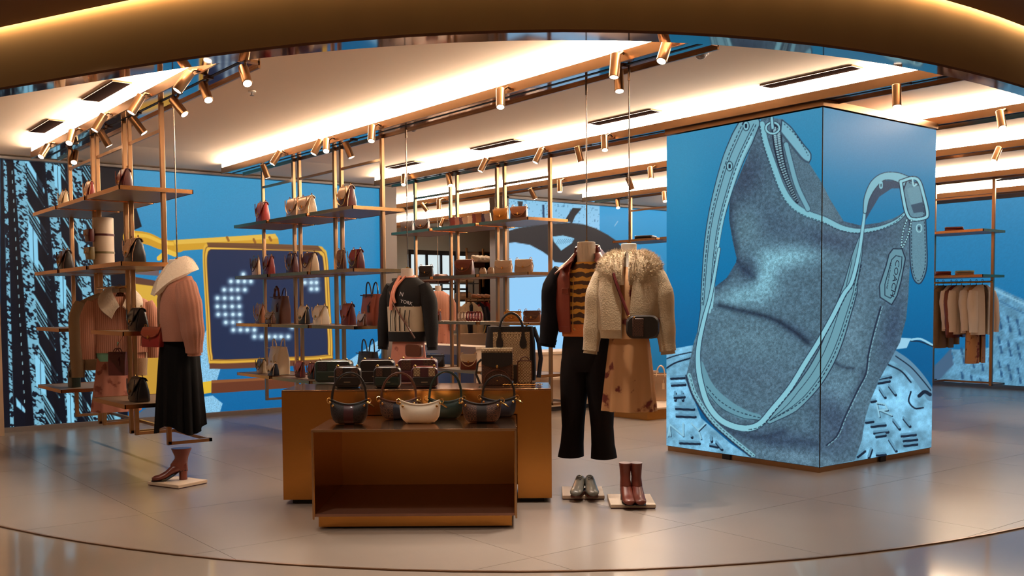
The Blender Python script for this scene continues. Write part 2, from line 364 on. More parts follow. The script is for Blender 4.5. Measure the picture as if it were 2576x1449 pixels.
def draw_bag(a):
    a.grad([(260, (64, 140, 178)), (450, (34, 126, 172)), (700, (14, 112, 165)), (900, (8, 92, 145)), (1180, (6, 82, 132))])
    a.blob(2190, 330, 170, 120, 0, (92, 138, 178), .55, a.box(2066, 200, 2400, 700)); a.blob(1700, 420, 90, 160, 0, (70, 150, 185), .5)  # first blob paints a spotlight's glare onto the right face
    a.noise(np.arange(len(a.x)), .05)
    # manhole cover
    lid = [B(40, 470), B(130, 450), B(240, 430), B(280, 600), B(200, 700), B(300, 960), B(520, 1150), B(680, 1260), B(620, 1330), B(20, 1330), B(20, 480)]
    lid2 = [B(1690, 490), B(1760, 530), B(1850, 610), B(1930, 700), B(2010, 830), B(2010, 1300), B(1180, 1330), B(1400, 1260), B(1500, 900)]
    for L in (lid, lid2):
        i = a.poly(L, (116, 176, 208)); q = a.smooth_noise(26, i, 3)+.5*a.smooth_noise(8, i, 5); a.c[i] *= (.72+.38*q)[:, None]; a.noise(i, .12)
    a.stroke(spl([B(30, 535), B(120, 505), B(230, 480)]), 3, DK); a.stroke(spl([B(30, 610), B(110, 560), B(220, 525)]), 4, DK)
    a.stroke(spl([B(1700, 500), B(1800, 570), B(1900, 680), B(1975, 800)]), 26, (96, 140, 168)); a.stroke(spl([B(1720, 510), B(1830, 590), B(1920, 690), B(1975, 760)]), 3, DK); a.stroke(spl([B(1660, 570), B(1760, 620), B(1830, 700)]), 4, DK)
    a.stroke(spl([B(1830, 770), B(1815, 840), B(1860, 890), B(1920, 885)]), 4, DK); a.stroke(spl([B(1890, 800), B(1930, 770), B(1970, 790)]), 9, DK)
    def dash(P, w=7):
        P = [B(*p) for p in P]; a.stroke([(x+1.5, y+5) for x, y in P], w, DK); a.stroke(P, w*.75, (96, 148, 178))
    for P in [((80, 660), (175, 655)), ((85, 710), (180, 705)), ((110, 770), (110, 820)), ((160, 770), (165, 820)), ((105, 800), (175, 795)), ((115, 880), (245, 885)), ((120, 935), (255, 940)), ((145, 1130), (285, 1135)),
              ((370, 1090), (375, 1120)), ((365, 1150), (420, 1160)), ((230, 1085), (232, 1090)), ((410, 1130), (450, 1180)),
              ((1600, 670), (1680, 650)), ((1590, 695), (1670, 680)), ((1600, 740), (1640, 800)), ((1670, 720), (1715, 780)), ((1540, 830), (1570, 825)), ((1540, 1010), (1640, 1000)), ((1560, 1060), (1660, 1050)), ((1575, 1085), (1640, 1075)),
              ((1700, 970), (1745, 1030)), ((1775, 955), (1820, 1010)), ((1760, 1080), (1860, 1070)), ((1775, 1115), (1870, 1105)), ((1780, 1150), (1870, 1140)), ((1670, 1110), (1720, 1190)), ((1500, 980), (1550, 975)), ((1580, 1220), (1640, 1215)), ((1440, 1230), (1490, 1190)), ((1520, 1240), (1540, 1180))]: dash(P)
    for P in [((60, 1090), (70, 1020), (75, 1090)), ((75, 1010), (170, 1090)), ((170, 1090), (170, 1000)), ((230, 1000), (280, 1050), (300, 1110)), ((280, 1050), (330, 1000)),
              ((1580, 850), (1600, 950)), ((1580, 850), (1640, 860), (1660, 900), (1600, 905)), ((1610, 905), (1690, 940))]:
        P = [B(*p) for p in P]; a.stroke([(x+2, y+3) for x, y in P], 3, DK); a.stroke(P, 4, (140, 196, 220))
    a.stroke(spl([B(1760, 390), B(1830, 390), B(1900, 385), B(1990, 430)]), 5, (150, 208, 232)); a.poly([B(1740, 375), B(1830, 380), B(1800, 450), B(1720, 460)], (150, 205, 232)); a.stroke(spl([B(1830, 400), B(1900, 405), B(1990, 440)]), 3, DK)
    # bag body
    body = [A(745, 100), A(900, 115), A(1000, 300), A(1090, 440), A(1180, 580), A(1240, 700), A(1340, 860), A(1460, 890), A(1600, 870), A(1700, 840), A(1790, 790), A(1840, 900), A(1850, 1050), A(1825, 1150), A(1815, 1310), A(1812, 1400),
            B(1795, 240), B(1750, 410), B(1690, 520), B(1600, 680), B(1540, 820), B(1500, 950), B(1470, 1130), B(1420, 1270), B(1160, 1330), B(660, 1250), B(520, 1130), B(350, 980), B(240, 820), B(185, 680), B(215, 560), B(250, 400), B(300, 250),
            A(400, 1340), A(490, 1270), A(555, 1160), A(560, 1130), A(530, 1000), A(505, 850), A(508, 720), A(540, 620), A(640, 380)]
    i = a.poly(body, (78, 108, 126))
    for x, y, rx, ry, an, c, al in [(*A(620, 560), 45, 90, .4, (52, 66, 88), .75), (*A(780, 860), 70, 50, .6, (62, 84, 106), .6), (*A(640, 900), 40, 60, 0, (100, 138, 152), .6), (*A(900, 1130), 95, 28, -.15, (130, 186, 204), .9), (*A(760, 1260), 32, 55, .1, (132, 190, 208), .9),
                                   (*A(620, 1400), 70, 28, -.25, (128, 184, 202), .8), (*A(1250, 780), 60, 90, -.5, (98, 134, 150), .6), (*A(1250, 1000), 90, 30, .25, (58, 74, 98), .7), (*A(640, 1200), 30, 34, 0, (44, 58, 80), .7), (*A(1100, 620), 30, 90, -.5, (62, 84, 106), .6),
                                   (*B(650, 400), 120, 70, .2, (92, 126, 142), .8), (*B(620, 640), 90, 34, .1, (72, 98, 118), .6), (*B(1000, 330), 60, 16, .55, (50, 68, 90), .5), (*B(760, 700), 60, 60, 0, (84, 112, 130), .6), (*B(1400, 330), 36, 100, .1, (100, 134, 152), .75), (*B(1700, 300), 30, 100, .2, (54, 72, 98), .7), (*B(1300, 760), 60, 50, .5, (100, 138, 158), .8),
                                   (*B(1290, 1080), 50, 60, .6, (70, 92, 116), .6), (*B(900, 1120), 120, 30, .15, (62, 82, 106), .7), (*B(1000, 1250), 110, 16, .15, (102, 136, 156), .7), (*B(1250, 930), 60, 40, .9, (48, 62, 88), .5), (*A(1560, 960), 60, 30, 0, (62, 80, 104), .6), (*A(1640, 1250), 60, 60, 0, (92, 124, 144), .5)]: a.blob(x, y, rx, ry, an, c, al, i)
    for P, w, c, al, so in [([A(505, 720), A(515, 850), A(540, 1000), A(560, 1130), A(600, 1200), A(680, 1260)], 8, (28, 40, 60), .8, 7), ([A(560, 1150), A(490, 1270), A(400, 1350)], 8, (36, 50, 72), .7, 8), ([B(430, 140), B(560, 170), B(800, 230), B(950, 310), B(1080, 410)], 8, (24, 34, 52), .95, 5),
                            ([B(1280, 560), B(1340, 590), B(1410, 600)], 5, (30, 42, 60), .8, 4), ([B(1480, 620), B(1460, 720), B(1400, 800)], 8, (40, 54, 76), .6, 7), ([B(400, 990), B(560, 1070), B(760, 1100), B(900, 1060)], 10, (34, 46, 68), .7, 7), ([B(1130, 1150), B(1000, 1130), B(800, 1140)], 6, (40, 54, 78), .6, 8),
                            ([A(1240, 700), A(1330, 850), A(1450, 880), A(1600, 860)], 8, (44, 60, 82), .7, 8)]: a.stroke(spl(P), w, c, al, soft=so, mask=i)
    a.c[i] *= (.86+.28*a.smooth_noise(5, i, 9))[:, None]; a.noise(i, .30)
    # inner back panel shading and piping of the mouth
    bp = a.poly([A(900, 220), A(1000, 300), A(1090, 440), A(1180, 580), A(1240, 700), A(1340, 860), A(1180, 830), A(1060, 770), A(960, 560), A(900, 330)], (86, 116, 132), .6); a.noise(bp, .3)
    rim = spl([A(745, 150), A(770, 280), A(830, 460), A(890, 620), A(960, 730), A(1060, 800), A(1200, 850), A(1330, 910), A(1460, 930), A(1600, 910), A(1720, 860), A(1790, 800)])
    a.stroke(rim, [17, 19, 20, 18, 14, 10], (52, 74, 94)); a.stroke(rim, [13, 15, 17, 14, 9, 5], (124, 186, 202)); a.stroke([(x-5, y+5) for x, y in rim], 1.6, DK, dash=(6, 3))
    r2 = spl([A(920, 300), A(950, 420), A(1000, 600), A(1080, 770)]); a.stroke(r2, 15, (52, 74, 94)); a.stroke(r2, 11, (112, 166, 184))
    zp = spl([A(850, 180), A(860, 300), A(890, 450), A(940, 590), A(1000, 720)])
    a.stroke(zp, [26, 24, 20, 14, 8], (30, 42, 60))
    for k in range(0, len(zp)-1):
        for h in (0, .5):
            x = zp[k][0]*(1-h)+zp[k+1][0]*h; y = zp[k][1]*(1-h)+zp[k+1][1]*h; s_ = 1-.6*k/len(zp); t = 1 if (k*2+(h > 0)) % 2 else -1
            a.poly([(x+t*1.2*s_, y-2.4*s_), (x+t*9*s_, y-3.0*s_), (x+t*9*s_, y+1.4*s_), (x+t*1.2*s_, y+2*s_)], (150, 196, 208))
    # zip tab
    tabp = spl([A(890, 120), A(960, 180), A(1040, 290), A(1100, 370), A(1085, 430), A(1030, 400), A(940, 290), A(880, 210)]); tabp.append(A(890, 120))
    a.poly(tabp, (118, 176, 196)); a.stroke(tabp, 3, (44, 62, 84)); a.stroke(spl([A(905, 150), A(980, 220), A(1050, 320), A(1080, 380)]), 2, DK, dash=(5, 4)); a.stroke(spl([A(880, 210), A(960, 310), A(1040, 405), A(1085, 432)]), 5, (60, 84, 104))
    ring = [(A(822, 180)[0]+17*math.cos(t), A(822, 180)[1]+14*math.sin(t)) for t in np.linspace(0, 2*PI, 24)]
    a.stroke(ring, 8, (30, 44, 64)); a.stroke(ring, 4.5, (140, 200, 214)); a.stroke([A(815, 105), A(822, 180)], 10, (50, 70, 90)); a.stroke([A(815, 105), A(822, 180)], 6, (130, 190, 206))
    # left strap
    L = spl([A(655, 145), A(600, 260), A(530, 420), A(460, 640), A(405, 860), A(370, 1100), A(340, 1449), B(330, 150), B(292, 340)], 10)
    a.stroke(L, [52, 58, 54, 48, 42, 38, 32, 24, 14], (40, 58, 78)); a.stroke(L, [47, 53, 50, 44, 38, 34, 28, 20, 11], (112, 166, 184))
    for off, wd, dsh in ((-16, 2, (8, 4)), (-10, 1.5, None), (10, 1.5, None), (16, 2, (8, 4))): a.stroke([(x+off*(1-.45*k/len(L)), y+off*.2) for k, (x, y) in enumerate(L)][:-14], wd, DK, dash=dsh)
    a.stroke([(x+21*(1-.45*k/len(L)), y+4) for k, (x, y) in enumerate(L)][8:-8], 6, (134, 194, 210))
    for ex, ey in (A(508, 458), A(628, 165)):
        e = [(ex+8*math.cos(t), ey+12*math.sin(t)) for t in np.linspace(0, 2*PI, 16)]; a.poly(e, (128, 186, 202)); a.stroke(e, 2, DK); a.stroke([(ex, ey-3), (ex, ey+3)], 6, DK)
    # hanging loop of the strap: dark underside, broad band, light edge
    loop = spl([A(432, 1060), B(374, 50), B(326, 230), B(285, 420), B(278, 560), B(298, 700), B(350, 860), B(450, 980), B(600, 1035), B(720, 1010), B(820, 900), B(950, 740), B(1060, 560), B(1160, 400), B(1260, 220), B(1340, 60), A(1400, 1300), A(1450, 1100), A(1480, 900), A(1495, 780)], 8)
    a.stroke(spl([B(300, 560), B(350, 720), B(450, 840), B(600, 930), B(720, 955)]), [10, 24, 30, 26, 14], (98, 148, 166)); a.stroke(spl([B(340, 730), B(430, 830), B(560, 910), B(730, 960)]), 2, DK, dash=(7, 4)); a.stroke(spl([B(350, 780), B(450, 890), B(600, 960), B(720, 975)]), 1.5, DK)
    band = spl([B(800, 980), B(960, 860), B(1100, 700), B(1200, 540), B(1270, 380), B(1330, 200), B(1380, 40), A(1390, 1320), A(1440, 1100), A(1470, 960)], 8)
    a.stroke(band, [18, 44, 52, 52, 50, 46, 42, 36, 26, 10], (38, 54, 74)); a.stroke(band, [14, 40, 47, 47, 45, 41, 37, 32, 22, 7], (106, 156, 172))
    for off, wd, dsh in ((16, 2.2, (8, 4)), (10, 1.4, None), (-10, 1.4, None)): a.stroke([(x+off*.9*min(1, k/12), y+off*.45*min(1, k/12)) for k, (x, y) in enumerate(band)][:-10], wd, DK, dash=dsh)
    a.stroke(loop, [9, 13, 16, 17, 19, 17, 15, 14, 11, 8], (40, 58, 80)); a.stroke(loop, [6, 9, 12, 13, 15, 13, 11, 10, 8, 6], (134, 196, 212)); a.stroke([(x+6, y+3) for x, y in loop][66:-20], 2, DK, dash=(8, 4))
    # right loop with buckle
    back = a.poly([A(1500, 850), A(1500, 740), A(1540, 640), A(1620, 560), A(1740, 570), A(1770, 620), A(1690, 620), A(1600, 680), A(1540, 780)], (56, 76, 98)); a.noise(back, .2)
    R_ = spl([A(1495, 790), A(1510, 690), A(1560, 590), A(1630, 535), A(1720, 535), A(1800, 570)]); a.stroke(R_, [11, 16, 22, 20, 24, 30], (40, 58, 78)); a.stroke(R_, [7, 12, 18, 16, 20, 26], (124, 182, 198))
    ex, ey = A(1612, 595); a.stroke([(ex, ey-5), (ex, ey+5)], 9, (130, 190, 205)); a.stroke([(ex, ey-2), (ex, ey+3)], 3, DK)
    tongue = spl([A(1800, 560), A(1900, 600), A(1930, 760), A(1945, 1000), A(1945, 1200), A(1900, 1310), A(1850, 1280), A(1825, 1150), A(1822, 950), A(1810, 800), A(1770, 650)]); tongue.append(tongue[0])
    i = a.poly(tongue, (96, 138, 156)); a.noise(i, .15); a.stroke(tongue, 3, (36, 52, 74)); a.stroke([(x+(A(1885, 900)[0]-x)*.2, y+(A(1885, 900)[1]-y)*.05) for x, y in tongue][:70], 1.8, DK, dash=(6, 3))
    ex, ey = A(1890, 910); e = [(ex+7*math.cos(t), ey+10*math.sin(t)) for t in np.linspace(0, 2*PI, 14)]; a.stroke(e, 2.5, (150, 205, 216)); a.stroke([(ex, ey-2), (ex, ey+2)], 4, DK)
    bk = spl([A(1755, 570), A(1840, 545), A(1890, 570), A(1925, 680), A(1950, 800), A(1930, 835), A(1840, 845), A(1800, 800), A(1775, 690), A(1755, 570)]); a.stroke(bk, 11, (30, 44, 64)); a.stroke(bk, 6.5, (138, 200, 214))
    a.stroke(spl([A(1840, 545), A(1850, 600), A(1870, 590)]), 4, (150, 205, 216)); a.poly([A(1800, 620), A(1900, 600), A(1915, 720), A(1830, 740)], (110, 156, 172), .6); a.poly([A(1830, 740), A(1915, 720), A(1930, 790), A(1850, 800)], (50, 70, 92), .8)
    for P in ([A(1800, 850), A(1770, 950), A(1760, 1060)], [A(1835, 850), A(1810, 960), A(1765, 1060)]): a.stroke(spl(P), 5, (40, 56, 76)); a.stroke(spl(P), 3.5, (150, 205, 214), dash=(4, 3))
    tg = [A(1700, 1060), A(1765, 1060), A(1790, 1130), A(1760, 1290), A(1730, 1400), A(1700, 1449), A(1610, 1400), A(1600, 1330), A(1650, 1180), A(1670, 1100)]; tg = tg[:5]+[B(1690, 135), B(1605, 80)]+tg[7:]
    a.poly(tg, (100, 146, 162)); a.stroke(tg+tg[:1], 3, (36, 50, 70)); t2 = [A(1720, 1110), A(1765, 1120), A(1760, 1200), A(1710, 1390), A(1680, 1420), A(1640, 1400), A(1640, 1320), A(1690, 1140)]; a.stroke(t2+t2[:1], 2, DK)
    # seams
    for P in ([B(1610, 150), B(1560, 330), B(1520, 500), B(1500, 640), B(1440, 760), B(1350, 950), B(1290, 1090), B(1215, 1160)], [B(190, 650), B(240, 800), B(360, 980), B(500, 1110), B(660, 1240)]):
        a.stroke(spl(P), 4, (36, 50, 72)); a.stroke([(x+4, y) for x, y in spl(P)], 2, (128, 178, 192), dash=(8, 3))
    a.stroke([(x+8, y-2) for x, y in spl([B(190, 650), B(240, 800), B(360, 980), B(500, 1110), B(660, 1240)])], 8, (124, 182, 198)); a.stroke([(x+9, y-1) for x, y in spl([B(190, 650), B(240, 800), B(360, 980), B(500, 1110), B(660, 1240)])], 1.6, DK, dash=(7, 4))
col = thing('display_column', 'square floor column wrapped in large screens showing a giant blue leather shoulder bag', 'column', (7.3, 5.25, 0))
def rel(o, par):                         # keep world placement while parenting
    o.parent = par; o.matrix_parent_inverse = Matrix.Translation(par.location).inverted() if par.rotation_euler.z == 0 else (Matrix.Translation(par.location)@Matrix.Rotation(par.rotation_euler.z, 4, 'Z')).inverted(); return o
LX0, LX1, LY0, LY1 = 6.514, 8.158, 4.453, 6.04
rel(panel('screen', (LX0, LY1, .045), (0, -1, 0), LY1-LY0, 2.735, .005, draw_bag), col)
rel(panel('screen', (LX0, LY0, .045), (1, 0, 0), LX1-LX0, 2.735, .005, draw_bag), col)
m = MB(); m.box(LX0+.004, LX1, LY0+.004, LY1, .04, 2.78); rel(m.obj('core', GREYW), col)
m = MB(); m.box(LX0-.002, LX0+.004, LY0-.002, LY0+.004, .04, 2.78); rel(m.obj('corner_seam', DARK), col)
m = MB(); m.box(LX0+.01, LX1-.01, LY0+.01, LY1-.01, 0, .04); m.box(LX0-.012, LX1+.012, LY0-.012, LY1+.012, 2.79, 2.84); rel(m.obj('brass_frame', BRASS), col)
m = MB(); m.box(LX0-.006, LX0+.05, 5.32, 5.40, 0, .042); m.box(7.35, 7.43, LY0-.006, LY0+.05, 0, .042); rel(m.obj('foot_clip', DARK), col)
def text(body, size, ex=.0005):
    cu = bpy.data.curves.new('t', 'FONT'); cu.body = body; cu.size = size; cu.align_x = 'CENTER'; cu.align_y = 'CENTER'; cu.extrude = ex; cu.resolution_u = 2
    o = bpy.data.objects.new('t', cu); C.objects.link(o); dg = bpy.context.evaluated_depsgraph_get(); me = bpy.data.meshes.new_from_object(o.evaluated_get(dg)); bpy.data.objects.remove(o); return me
def lettering(body, size, mt, M, parent, name='lettering'):
    me = text(body, size); me.materials.clear(); me.materials.append(mt); o = bpy.data.objects.new(name, me); lk(o); o.matrix_world = M
    if parent: rel(o, parent) if parent.parent is None else None
    return o
INK = mat('screen_ink', (20, 34, 54), .5, emit=(20, 34, 54), es=1)
for bd, sz, px_, py_ in (('COACH', .088, 2251, 700), ('LEATHERWARE', .032, 2236, 694)):
    p = ony(px_, py_, LY0-.003); M = Matrix.Translation(p)@Matrix.Rotation(PI/2, 4, 'X')@Matrix.Rotation(math.radians(75 if sz > .1 else 75)+PI, 4, 'Z'); lettering(bd, sz, INK, M, col)

# ---------------------------------------------------------------- back wall screen with the signal lamp picture
def Q1(x, y): return (x/3.293, 380+y/3.293)
def draw_left(a):
    a.grad([(400, (66, 150, 192)), (650, (36, 132, 184)), (900, (16, 108, 166)), (1090, (10, 98, 158))]); a.noise(np.arange(len(a.x)), .05)
    # clouds and lower streaks
    for P in ([(505, 850), (520, 830), (535, 880), (558, 915), (545, 960), (505, 965)], [(500, 1000), (535, 995), (560, 1015), (550, 1048), (500, 1060)], [(860, 970), (880, 905), (960, 850), (960, 885), (905, 975)]):
        i = a.poly(P, (134, 192, 226)); a.noise(i, .25)
    a.stroke([(880, 935), (955, 880)], 3, (10, 60, 110))
    # building engraving
    i = a.poly([(0, 380), (335, 390), (336, 500), (357, 570), (330, 582), (330, 760), (320, 1100), (0, 1110)], (10, 14, 26))
    def band(P, col=(118, 178, 202)):
        j = a.poly(P, col); q = a.smooth_noise(9, j, 2)*.45+a.smooth_noise(7, j, 4, 2.6)*.6; k = np.clip((q-.50)*14+.5, 0, 1)[:, None]; a.c[j] = a.c[j]*k+np.array((12, 18, 32))*(1-k)
    for X0, X1, w0 in ((33, 88, 28), (112, 170, 26), (178, 236, 24), (240, 290, 16), (8, 26, 9)):
        band([(X0, 395), (X0+w0, 395), (X1+w0, 1085), (X1, 1085)])
    for yy in range(360, 1080, 120):
        for X0 in (60, 140, 206):
            sh = (yy-400)*.08
            for k in range(5):
                x = X0+sh+k*1.5; y = yy+k*14+(X0 % 7)*6; w = (4.5, 1.4, 2.2, 1.2, 3)[k]; a.stroke([(x, y), (x+48, y+80)], w, (128, 192, 214), mask=i, dash=(70, 6) if k % 2 else None)
    for P in ([(70, 553), (94, 593), (97, 678), (74, 644)], [(134, 413), (152, 419), (155, 489), (138, 468)], [(149, 687), (166, 705), (167, 778), (152, 757)], [(88, 890), (112, 918), (117, 997), (91, 970)], [(167, 985), (185, 1003), (187, 1073), (170, 1063)], [(60, 405), (72, 405), (112, 478), (112, 488)], [(208, 560), (216, 566), (220, 600), (212, 590)], [(40, 1000), (64, 1030), (64, 1040), (42, 1022)]):
        a.poly(P, (136, 206, 236)); x = (P[0][0]+P[1][0])/2+1; a.stroke([(x, P[0][1]+6), (x+2, P[2][1]-4)], 1.6, (20, 34, 52))
    for X0, w0 in ((14, 18), (88, 14), (160, 12)): a.poly([(X0, 395), (X0+w0, 395), (X0+w0+52, 1085), (X0+52, 1085)], (8, 10, 20), .8)
    a.poly([(225, 400), (335, 405), (336, 500), (300, 640), (255, 560), (232, 500)], (26, 22, 26))
    a.stroke([(240, 580), (300, 690)], 4, (100, 160, 190), dash=(5, 4), mask=i)
    for k in range(26): y = 430+k*24; a.stroke([(30+k*1.3, y), (30.5+k*1.3, y+7)], 2, (150, 190, 200))
    # signal lamp housing on the left, arms
    a.poly([(326, 700), (402, 716), (402, 1010), (318, 1012), (320, 880), (326, 760)], (216, 170, 62)); a.poly([(326, 694), (402, 708), (402, 722), (326, 712)], (96, 62, 48)); a.poly([(345, 900), (402, 790), (402, 1010), (345, 1010)], (170, 122, 44), .5)
    a.poly([(340, 690), (352, 668), (400, 676), (400, 694)], (110, 90, 90))
    up = spl([(326, 596), (370, 600), (410, 616), (450, 620)]); a.stroke(up, [34, 30, 26, 30], (206, 152, 40)); a.stroke([(x, y-6) for x, y in up], 9, (232, 184, 66))
    a.poly([(436, 604), (692, 588), (700, 600), (702, 614), (440, 632)], (208, 156, 44)); a.poly([(436, 604), (692, 588), (700, 600), (440, 615)], (226, 182, 74))
    for x, y in ((573, 601), (640, 606), (680, 601)): a.stroke([(x-2, y-4), (x+2, y+4)], 6, (150, 96, 36))
    a.stroke([(400, 650), (420, 632), (440, 640)], 12, (232, 190, 70)); a.poly([(404, 1000), (300, 1075), (404, 1075)], (110, 96, 96), .8)
    # sign face
    out = spl([(520, 612), (650, 614), (790, 618), (815, 626), (824, 650), (830, 760), (836, 885), (822, 902), (700, 908), (545, 914), (524, 900), (518, 800), (510, 660), (512, 622), (520, 612)])
    a.poly([(x+2, y+14) for x, y in out], (104, 62, 44)); a.poly(out, (222, 172, 62)); k = lambda P, s_: [(672+(x-672)*s_, 762+(y-762)*(s_*.985)) for x, y in P]
    a.poly(k(out, .975), (150, 104, 40)); a.poly(k(out, .962), (226, 178, 70)); a.poly([(x, y+3) for x, y in k(out, .935)], (92, 56, 42)); a.poly([(x, y+3) for x, y in k(out, .925)], (32, 46, 78))
    a.poly([(520, 610), (640, 612), (800, 618), (812, 632), (640, 626), (524, 622)], (92, 56, 42), .85)
    rows = [(690, (612,)), (708, (581, 599, 615, 631)), (729, (564, 582, 598, 616)), (750, (547, 565, 583, 600)), (771, (547, 565, 584, 602)), (791, (549, 567, 586, 603)), (811, (568, 586, 603)), (830, (587, 605, 622, 640)), (847, (640, 658, 676, 692, 707, 725)), (694, (765, 781, 796)), (711, (767, 783, 796)), (727, (783, 797)), (823, (735,))]
    for y, xs in rows:
        for x in xs: a.blob(x, y, 7.5, 7.5, 0, (176, 214, 236), 1, a.box(x-14, y-14, x+14, y+14)); a.poly([(x+3.8*math.cos(t), y+3.8*math.sin(t)) for t in np.linspace(0, 2*PI, 10)], (206, 236, 248))
    a.poly([(504, 962), (532, 958), (532, 988), (504, 992)], (226, 184, 50)); a.poly([(532, 957), (742, 946), (742, 975), (532, 990)], (104, 56, 36)); a.poly([(532, 957), (742, 946), (742, 952), (532, 964)], (140, 84, 48))
s1 = thing('wall_screen', 'wall-wide screen picturing a yellow framed dotted signal lamp, blue sky and black engraved buildings', 'screen', (4.5, 11.52, 0))
rel(panel('picture', (2.17, 11.5, .05), (1, 0, 0), 4.66, 2.82, .0068, draw_left), s1)
def Q5(x, y): return (1240+x/4.831, 440+y/4.831)
def draw_mid(a):
    a.grad([(480, (134, 194, 226)), (640, (146, 204, 246)), (1040, (150, 206, 250))])
    i = a.box(1509, 400, 2400, 1100); a.c[i] = (44, 138, 188); a.c[i] *= (1.12-.5*np.clip((a.y[i]-540)/500, 0, 1))[:, None]
    j = a.box(1200, 480, 1508, 600); q = a.smooth_noise(4, j, 6)*a.smooth_noise(2.2, j, 7); a.c[j[q > .52]] = (84, 140, 180)
    def d(P, c=(40, 38, 42)): a.poly([Q5(*p) for p in P], c)
    d([(-200, 900), (0, 760), (150, 690), (330, 640), (600, 600), (900, 580), (1100, 600), (1250, 650), (1400, 730), (1500, 800), (1640, 960), (1800, 1300), (1500, 1300), (1300, 1100), (750, 1060), (700, 1000), (600, 930), (450, 850), (270, 820), (130, 830), (0, 870), (-200, 990)])
    d([(725, 750), (850, 735), (990, 770), (960, 830), (830, 920), (740, 810)], (140, 200, 232)); d([(880, 540), (970, 400), (1080, 405), (1000, 500), (960, 590)]); d([(598, 360), (625, 362), (628, 545), (605, 545)], (22, 60, 100)); d([(300, 320), (365, 325), (360, 360), (350, 400), (310, 395)])
    for k in range(9): a.stroke([Q5(760+k*24, 850-k*4), Q5(800+k*24, 780)], 1, (60, 110, 150))
    a.stroke([Q5(1480, 620), Q5(1520, 560)], 2, (140, 190, 220))
s2 = thing('wall_screen', 'rear screen showing a black spoked wheel rim on pale blue beside plain mid blue', 'screen', (11, 11.52, 0))
rel(panel('picture', (8.95, 11.5, .1), (1, 0, 0), 5.9, 2.77, .013, draw_mid), s2)
def Q6(x, y): return (2310+x/2.414, 420+y/2.414)
def draw_right(a):
    a.grad([(480, (70, 142, 186)), (600, (48, 128, 176)), (750, (30, 116, 168)), (980, (20, 100, 156))]); a.noise(np.arange(len(a.x)), .05)
    i = a.poly([Q6(*p) for p in [(430, 710), (560, 770), (760, 860), (900, 1500), (60, 1400), (60, 1250), (160, 1240), (215, 1160), (200, 1110), (430, 1100)]], (92, 146, 178)); a.noise(i, .16); a.c[i] *= (.85+.3*a.smooth_noise(12, i, 8))[:, None]
    a.stroke([Q6(430, 730), Q6(760, 890)], 5, (130, 186, 214)); a.stroke([Q6(430, 780), Q6(760, 950)], 3, (60, 110, 150)); a.poly([Q6(*p) for p in [(60, 1250), (200, 1100), (215, 1200), (110, 1310), (60, 1310)]], (70, 100, 130))
    for r_ in range(5):
        for c_ in range(-4, 5):
            x = 478+c_*57+r_*2; y = 880+c_*20+r_*147
            if x < 230 and r_ < 2 or x > 700 or (x < 430 and r_ < 2): continue
            a.poly([Q6(x, y), Q6(x+14, y+6), Q6(x+22, y+50), Q6(x+8, y+46)], (44, 84, 122)); a.poly([Q6(x+12, y+56), Q6(x+26, y+62), Q6(x+34, y+108), Q6(x+20, y+104)], (44, 84, 122))
s3 = thing('wall_screen', 'blue side wall screen with a faded tower block picture behind the clothes rail', 'screen', (14.98, 7, 0))
rel(panel('picture', (14.98, 11.3, .06), (0, -1, 0), 8.6, 2.79, .02, draw_right), s3)

# ================================================================ ceiling beams, strips, vents
ORD = ['first', 'second', 'third', 'fourth', 'fifth', 'sixth', 'seventh', 'eighth', 'ninth', 'tenth']
BZ = 2.843
def ynear(X):
    y = 1.0
    while True:
        r = X*math.cos(YAW)-y*math.sin(YAW); d = X*math.sin(YAW)+y*math.cos(YAW)
        if d > lipf(r)+.17: return y
        y += .02
def beam(X, y0, y1, label):
    t = thing('ceiling_beam', label, 'ceiling beam', (X, y0, BZ)); L = y1-y0
    MB().box(-.13, .13, 0, L, 0, .012).obj('underside', MIRR, t)
    m = MB(); m.box(-.135, -.12, 0, L, -.018, .05); m.box(.12, .135, 0, L, -.018, .05); m.box(-.13, .13, 0, L, .012, .03); m.obj('side_rail', BRASS, t)
    MB().box(-.012, .012, .02, L-.02, -.003, .004).obj('track_slot', DARK, t)
    MB().box(-.125, -.112, .0, L, .052, ZC-BZ-.002).obj('light_strip', STRIP, t); MB().box(-.111, .12, 0, L, .03, ZC-BZ-.001).obj('upper_housing', CEIL, t)
    return t
b_names = 'leftmost', 'second', 'third', 'fourth', 'fifth', 'sixth', 'rightmost'
beam(2.57, ynear(2.44), 10.95, 'brass ceiling beam with glowing edge above the left shelves, nearest the building picture')
beam(4.57, ynear(4.44), 10.95, 'long brass ceiling beam over the hanging mannequins and the middle shelves')
beam(6.57, ynear(6.44), 10.95, 'brass ceiling beam skimming the top of the big screen column')
beam(8.30, ynear(8.2), 4.95, 'short brass ceiling beam starting at the right corner of the screen column')
beam(8.30, 6.3, 16.5, 'brass ceiling beam behind the screen column running to the wheel picture')
beam(10.07, ynear(10), 10.9, 'brass ceiling beam two rows behind the screen column')
beam(10.07, 12.2, 17.3, 'brass ceiling beam seen through the opening in the far room')
beam(12.2, 3.9, 10.9, 'brass ceiling beam holding the coat rail unit at the right')
beam(14.0, 4.6, 10.9, 'rearmost brass ceiling beam along the blue side wall')
